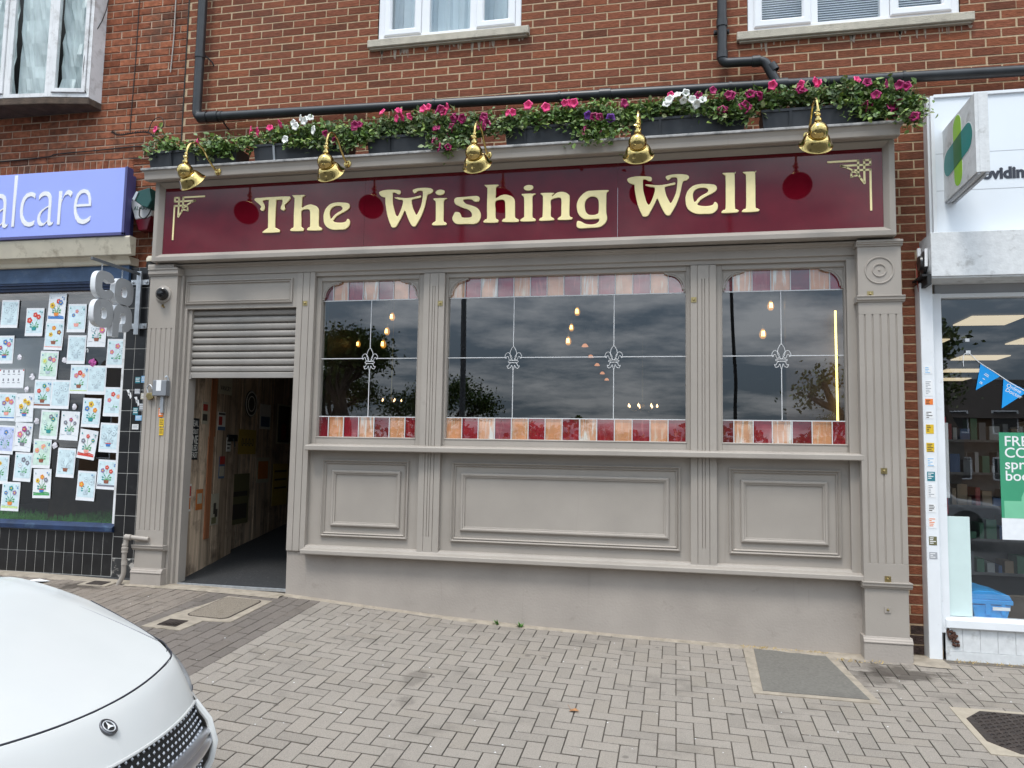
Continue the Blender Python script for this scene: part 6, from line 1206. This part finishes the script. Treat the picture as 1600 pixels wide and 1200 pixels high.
# bumper corners and lower bumper
MID = [(.600,-.145),(.66,-.168),(.715,-.203),(.760,-.255),(.80,-.33),(.83,-.43),(.85,-.60),(.862,-.82)]
TOPL = [(.600,-.235),(.655,-.288),(.715,-.33),(.760,-.38),(.798,-.455),(.823,-.56),(.843,-.70),(.855,-.86)]
bump = []
for z, k, o in ((.16,0,-.08),(.24,0,-.03),(.34,0,-.002),(.43,0,.002),(.49,.22,0),(.55,.52,0),(.60,.86,0),(.618,1,0)):
    bump.append([(lerp(a[1], c[1], k)+o*(1 if i_ < 5 else .4), lerp(a[0], c[0], k)+o*.35*(i_/7), z) for i_, (a, c) in enumerate(zip(MID, TOPL))])
b = MB(); patch(b, bump, 6, 7)
low = [[(out_x(y, z), y, z) for y in (0,.2,.4,.58,.605)] for z in (.16,.20,.25,.30)]
patch(b, low, 2, 3); b.build('bumper', carp, car, smooth=True, angle=60)
# headlights
yt = [.652,.70,.745,.785,.815,.838]
hl = []
for k in (0,.2,.5,.8,1):
    row = []
    for y_ in (.58, .655):
        e_ = 1-(1-k)**(1/1.35); row.append((lerp(out_x(y_,.60), xs_(y_)+.006, e_)-(.03 if y_ < .6 else .002), y_, lerp(.598, zc(xs_(y_), y_), k)-(.01 if y_ < .6 else 0)))
    for i_, y in enumerate(yt):
        if i_ == 0: continue
        a = TOPL[i_+1]; xb, zb = xs_(min(y,.835)), zc(xs_(min(y,.835)), y); bul = .052*sin(pi*min(1, k*.9+.1))*(1 if i_ > 1 else .6)
        row.append((lerp(a[1], xb, k)+bul, lerp(a[0], y, k)+bul*.45, lerp(.618, zb, k)))
    hl.append(row)
for sg in (1, -1):
    b = MB(); g2 = [[(p[0], p[1]*sg, p[2]) for p in r_] for r_ in hl]; patch(b, g2, 7, 8, mirror=False); h = b.build('headlight', lampg, car)
    b = MB(); b.tube([W3(p[0]+.002, p[1]*sg, p[2]+.001) for p in catmull(hl[-1], 3)], .002, 5); b.tube([W3(p[0]+.002, p[1]*sg, p[2]) for p in catmull(hl[0], 3)], .002, 5); b.build('lamp_rim', gapm, h)
# sides, sills, roof and cabin (mostly outside the picture)
side = []
XS = [-.86,-1.05,-1.45,-2.1,-2.8,-3.5,-4.1,-4.45]
for k, z, yy in ((0,.18,.845),(0,.40,.872),(0,.60,.882),(.45,.60,.880),(.8,.60,.868),(1,.60,.850)):
    side.append([((x if j_ else (-.80 if z < .6 else lerp(-.752, -.94, k))), (yy if j_ else min(yy, .862-.012*k))-(.10 if x < -4.3 else 0), lerp(z, zc(x,.835) if x > -1.6 else .97, k)) for j_, x in enumerate(XS)])
b = MB(); patch(b, side, 7, 9)
patch(b, [[(-4.45,y,z) for y in (0,.3,.6,.74)] for z in (.18,.5,.8,.95)], 3, 3)
patch(b, [[(-3.7,y,1.02) for y in (0,.3,.6,.78)],[(-4.1,y,1.0) for y in (0,.3,.6,.78)],[(-4.45,y,.95) for y in (0,.3,.6,.74)]], 3, 3)
patch(b, [[(-2.15,y,1.37-.02*y) for y in (0,.25,.45,.55)],[(-2.7,y,1.42-.03*y) for y in (0,.25,.45,.56)],[(-3.2,y,1.36-.03*y) for y in (0,.25,.45,.54)]], 3, 3); b.build('body', carp, car, smooth=True, angle=60)
b = MB(); patch(b, [[(-1.44,y,1.0-.06*(y/.8)**2) for y in (0,.3,.6,.80)],[(-1.8,y,1.20) for y in (0,.27,.52,.68)],[(-2.15,y,1.37-.02*y) for y in (0,.25,.45,.55)]], 3, 3)
patch(b, [[(-3.2,y,1.36-.03*y) for y in (0,.25,.45,.54)],[(-3.7,y,1.02) for y in (0,.3,.6,.78)]], 3, 3)
patch(b, [[(-1.5,.80,.95),(-2.15,.55,1.36)],[(-2.1,.84,.95),(-2.4,.57,1.39)],[(-2.8,.84,.96),(-2.9,.57,1.385)],[(-3.6,.80,.99),(-3.2,.54,1.345)]], 3, 3); b.build('windows', glsd, car, smooth=True, angle=60)
for sx in (-.95,-3.62):
    for sg in (1,-1):
        w = thing('wheel', None, None); w.parent = car; w.location = (sx, sg*.75, .32); b = MB(); c = W3(sx, sg*.745, .32)
        b.lathe([(.20,-.10*sg),(.30,-.105*sg),(.32,-.08*sg),(.32,.08*sg),(.30,.108*sg),(.22,.112*sg)], c, (0,1,0), 28); b.build('tyre', rub, w, smooth=True)
        b = MB(); b.lathe([(.22,.108*sg),(.205,.09*sg),(.20,.02*sg)], c, (0,1,0), 28)
        for k in range(5): a = 2*pi*k/5; b.tube([(c[0]+.03*cos(a),c[1]+.10*sg,c[2]+.03*sin(a)),(c[0]+.21*cos(a),c[1]+.09*sg,c[2]+.21*sin(a))], .022, 6)
        b.build('rim', chrome, w, smooth=True)
        b = MB(); b.lathe([(0,-.14*sg),(.385,-.14*sg),(.362,.115*sg)], c, (0,1,0), 36); b.build('wheel_arch', rub, car)
# grille: black mesh with pins, bar and ring
gr = thing('grille', None, None); gr.parent = car; gr.location = (-.2,0,.45)
gx = lambda y, z: out_x(y, z)-.045-(.0)
b = MB(); G = [[(-.13*(y/.61)**2-.07-(.06 if z > .55 else 0), y, z) for y in (-.61,-.4,-.2,0,.2,.4,.61)] for z in (.29,.40,.50,.605)]
patch(b, G, 3, 3, mirror=False); b.build('mesh', blackm, gr, smooth=True)
b = MB(); r = 0
z = .315
row = 0
while z < .60:
    y = -.59+(.0165 if row % 2 else 0)
    while y < .59:
        x = -.13*(y/.61)**2-.066-interp(z, [.29,.5,.605], [0,.0,.06]); P = W3(x+.008, y, z); b.add([(P[0],P[1]-.006,P[2]),(P[0]+.002,P[1],P[2]-.0075),(P[0],P[1]+.006,P[2]),(P[0]+.002,P[1],P[2]+.0075),(P[0]+.007,P[1],P[2])], [(0,1,4),(1,2,4),(2,3,4),(3,0,4)]); y += .033
    z += .0195; row += 1
b.build('pins', mat('grille_pin', (.42,.43,.45), .35, metal=.6), gr)
for sg in (1, -1):
    b = MB(); bar_ = []
    for (z, dx) in ((.425,-.03),(.430,.010),(.443,.018),(.456,.010),(.462,-.002),(.478,.008),(.490,-.01),(.492,-.04)):
        bar_.append([(-.13*(y/.61)**2-.035+dx, y*sg, .012+z+(0 if y > .2 else 0)) for y in (.12,.25,.4,.52,.605)])
    patch(b, bar_, 2, 3, mirror=False); b.build('bar', chrome, gr, smooth=True, angle=40)
b = MB(); c = W3(-.02, 0, .455); b.lathe([(.088,-.045),(.100,-.02),(.106,0),(.100,.014),(.088,.012),(.080,-.002),(.078,-.03)], c, (1,0,.12), 36); b.build('ring', chrome, gr, smooth=True)
b = MB()
for k in range(3):
    a = pi/2+2*pi*k/3; b.add([(c[0]+.002,c[1]+.080*cos(a),c[2]+.080*sin(a)),(c[0]+.004,c[1]+.014*cos(a+1),c[2]+.014*sin(a+1)),(c[0]+.014,c[1],c[2]),(c[0]+.004,c[1]+.014*cos(a-1),c[2]+.014*sin(a-1))], [(0,1,2),(0,2,3)])
b.build('star', chrome, gr)
b = MB(); fr_ = [W3(-.13*(y/.61)**2-.105, y, .602) for y in [i*.04-.60 for i in range(31)]]; b.tube(fr_, .006, 6)
for sg in (1,-1): b.tube([W3(-.235,sg*.606,.60),W3(-.17,sg*.612,.53),W3(-.135,sg*.605,.45),W3(-.14,sg*.59,.38),W3(-.16,sg*.55,.31),W3(-.14,sg*.48,.285)], .014, 8)
b.build('surround', carp, gr, smooth=True)
# flat round badge on the nose
bd = thing('badge', None, None); bd.parent = car; bd.location = (-.185,0,.70)
nrm = Vector((.62,0,.78)).normalized(); c = Vector(W3(-.178, 0, .700)); u = Vector((0,1,0)); v = nrm.cross(u); v = v if v.z > 0 else -v
b = MB(); b.lathe([(.033,-.004),(.0325,.004),(.030,.006),(.0255,.005),(.0245,.003),(0,.003)], c, nrm, 32); b.build('ring', mat('badge_dark_ring', (.12,.12,.13), .2, metal=.8), bd, smooth=True, angle=25)
b = MB(); b.lathe([(.0205,.0035),(.0212,.006),(.0230,.006),(.0237,.0035)], c, nrm, 32)
for k in range(3):
    a = pi/2+2*pi*k/3; P = lambda r_, q, h: tuple(c+u*(r_*cos(q))+v*(r_*sin(q))+nrm*h)
    b.add([P(.0215,a,.0062),P(.0062,a+pi/3,.0062),P(0,0,.0066),P(.0062,a-pi/3,.0062)], [(0,1,2),(0,2,3)])
b.build('star', mat('badge_silver', (.75,.76,.78), .3, metal=.2), bd)
b = MB(); b.lathe([(.021,.0034),(0,.0036)], c, nrm, 32); b.build('disc', blackm, bd)
b = MB()
for sx, zz in ((-.3,.2),): b.box(CX-4.3, CX-.55, CY-.7, CY+.7, CZ+.16, CZ+.30)
b.build('underbody', blackm, car)
# ------------------------------------------------------------------ across the street (seen in the glass)
bark = mat('bark', (.09,.07,.055), .9, vary=.3, vs=8); tleaf = mat('tree_leaf', (.085,.12,.035), .6, vary=.3, vs=5, isl=LG)
def tree(x, y, h, cr, lb, seed, nl=2600, pollard=False, grp='trees across the street'):
    r = random.Random(seed); z0 = -1.75; t = thing('tree', lb, 'tree', (x, y, z0), grp); b = MB(); tips = []
    def limb(p, d, ln, rad, dep):
        pts = [p]; q = p; dd = d
        for k in range(4): dd = (dd+Vector((r.gauss(0,.12),r.gauss(0,.12),.05))).normalized(); q = q+dd*ln/4; pts.append(q)
        b.tube(pts, [rad*(1-.1*k) for k in range(5)], 7)
        if dep == 0 or (pollard and dep == 1): tips.append(q); return
        for k in range(3 if not pollard else 2): nd = (dd*.75+Vector((r.gauss(0,.6),r.gauss(0,.6),r.gauss(.15,.3)))).normalized(); limb(q, nd, ln*.68, rad*.6, dep-1)
    limb(Vector((x,y,z0-.1)), Vector((r.gauss(0,.05),0,1)), h*(.30 if not pollard else .34), h*(.035 if not pollard else .05), 4 if not pollard else 3); b.build('trunk', bark, t, smooth=True)
    b = MB()
    for k in range(nl):
        tp_ = r.choice(tips); s = cr*(.11 if pollard else .085); p = tp_+Vector((r.gauss(0,s),r.gauss(0,s),r.gauss(0,s*.8))); sz = r.uniform(.05,.10)*h/7; a = Vector((r.gauss(0,1),r.gauss(0,1),r.gauss(0,1))).normalized(); c2 = a.orthogonal().normalized(); b.add([p-a*sz,p+c2*sz*.6,p+a*sz,p-c2*sz*.6], [(0,1,2,3)])
    b.build('crown', tleaf, t)
tree(-14.0,-24.5,8.6,4.2,'tallest leafy tree across the street, reflected in the left pub window',1,9000)
tree(-10.6,-27,6.6,4.0,'lower leafy tree across the street right of the tallest one',2,6000)
tree(-17.5,-29,7.4,4.4,'leafy tree across the street left of the tallest one',8,6000)
tree(4.2,-15,6.2,2.4,'near pollarded tree across the street, reflected in the right pub window',3,700,True)
tree(6.8,-15.5,7.2,2.6,'farther right pollarded tree across the street',4,900,True)
tree(8.8,-22,6.2,4.2,'bushy tree behind the pollarded ones across the street',5,6000)
for i, (x, y, h) in enumerate(((-22,-62,6.5),(-8,-75,6),(3,-80,5.5),(14,-70,7),(28,-60,8),(-36,-50,9))): tree(x, y, h, 6, ['far tree at the left','far tree left of centre','far tree at the centre','far tree right of centre','far tree at the right','farthest left tree'][i]+' of the line beyond the road', 20+i, 1300)
hb = mat('opposite_brick', (.16,.09,.05), .9, vary=.2, vs=8); hr = mat('opposite_roof', (.05,.04,.035), .9)
for (hx, hy, w_, h_, lb) in ((15.5,-38,9,2.2,'brown brick house across the road, reflected low in the right pub window'),(-33,-40,14,3.8,'brown brick house across the road, far to the left')):
    t = thing('house', lb, 'building', (hx, hy, -1.8), 'houses across the road'); b = MB(); b.box(hx-w_/2, hx+w_/2, hy-4, hy, -1.8, h_); b.build('wall', hb, t)
    b = MB(); b.extx(hx-w_/2-.3, hx+w_/2+.3, [(hy+.3,h_),(hy-2,h_+2.2),(hy-4.3,h_)]); b.box(hx-w_*.3, hx-w_*.3+.7, hy-2.4, hy-1.7, h_+1, h_+2.7); b.build('roof', hr, t)
    for k in range(4):
        for z in (-1.0, 1.4):
            x = hx-w_/2+w_*(k+.5)/4; b = MB(); b.mold(x-.6, x+.6, z, z+1.2, [(0,hy+.0),(0,hy+.05),(.07,hy+.05),(.07,hy+.02)]); f_ = b.build('window', upvc, t); b = MB(); b.box(x-.53, x+.53, hy+.005, hy+.02, z+.07, z+1.13); b.build('pane', glsd, f_)
t = thing('lamp_post', 'tall grey street lamp post across the pavement, reflected in the sign', 'lamp post', (-5.0,-11.5,-1.75))
b = MB(); b.tube([(-5.0,-11.5,-1.8),(-5.0,-11.5,.0),(-5.0,-11.5,7.5)], [.085,.075,.05], 12); b.tube(catmull([(-5.0,-11.5,7.5),(-5.0,-11.3,7.9),(-5.0,-10.6,8.05)], 4), .04, 8); b.build('pole', mat('post_grey', (.08,.085,.09), .5), t, smooth=True)
b = MB(); b.box(-5.12,-4.88,-10.7,-10.1,7.98,8.1); b.build('lantern', steel, t, bevel=.02)
t = thing('road_sign_post', 'thin post leaning across the street, reflected at the edge of the right pub window', 'post', (1.15,-10,-1.75)); b = MB(); b.tube([(1.15,-10,-1.8),(1.2,-10,1.5),(1.05,-10,5.5)], .035, 8); b.build('pole', blackm, t)
b = MB(); r = random.Random(77)
for k in range(9000):
    p = Vector((r.uniform(-40,40), r.uniform(-42,-40), 0)); p.z = r.uniform(-1.8, 1.5+.5*sin(p.x*.7)+.35*sin(p.x*1.9)); a = Vector((r.gauss(0,1),r.gauss(0,1),r.gauss(0,1))).normalized()*.22; c2 = a.orthogonal()*.6; b.add([p-a,p+c2,p+a,p-c2], [(0,1,2,3)])
tag(b.build('hedge', tleaf), 'long ragged hedge on the far side of the road', 'hedge')
for i, (x, y, c_, lb) in enumerate(((-9,-13.2,(.05,.05,.055),'dark estate car on the far side of the road, left one'),(5,-13.5,(.35,.36,.38),'silver car on the far side of the road, right one'))):
    t = thing('parked_car', lb, 'car', (x, y, -1.75), 'cars parked across the road'); b = MB(); prof = [(-2.1,.25),(2.1,.25),(2.15,.6),(2.0,.78),(1.2,.9),(.6,1.35),(-1.1,1.4),(-1.8,.95),(-2.15,.85)]
    b.prism([(x+p[0], -1.75+p[1]) for p in prof], y-.85, y+.85, 'y'); b.build('body', mat('distant_car_paint', c_, .25, coat=.5), t, bevel=.1, seg=3)
    b = MB()
    for sx in (-1.35, 1.35): b.lathe([(0,-.92),(.32,-.92),(.32,.92),(0,.92)], (x+sx, y, -1.43), (0,1,0), 20)
    b.build('wheels', rub, t)
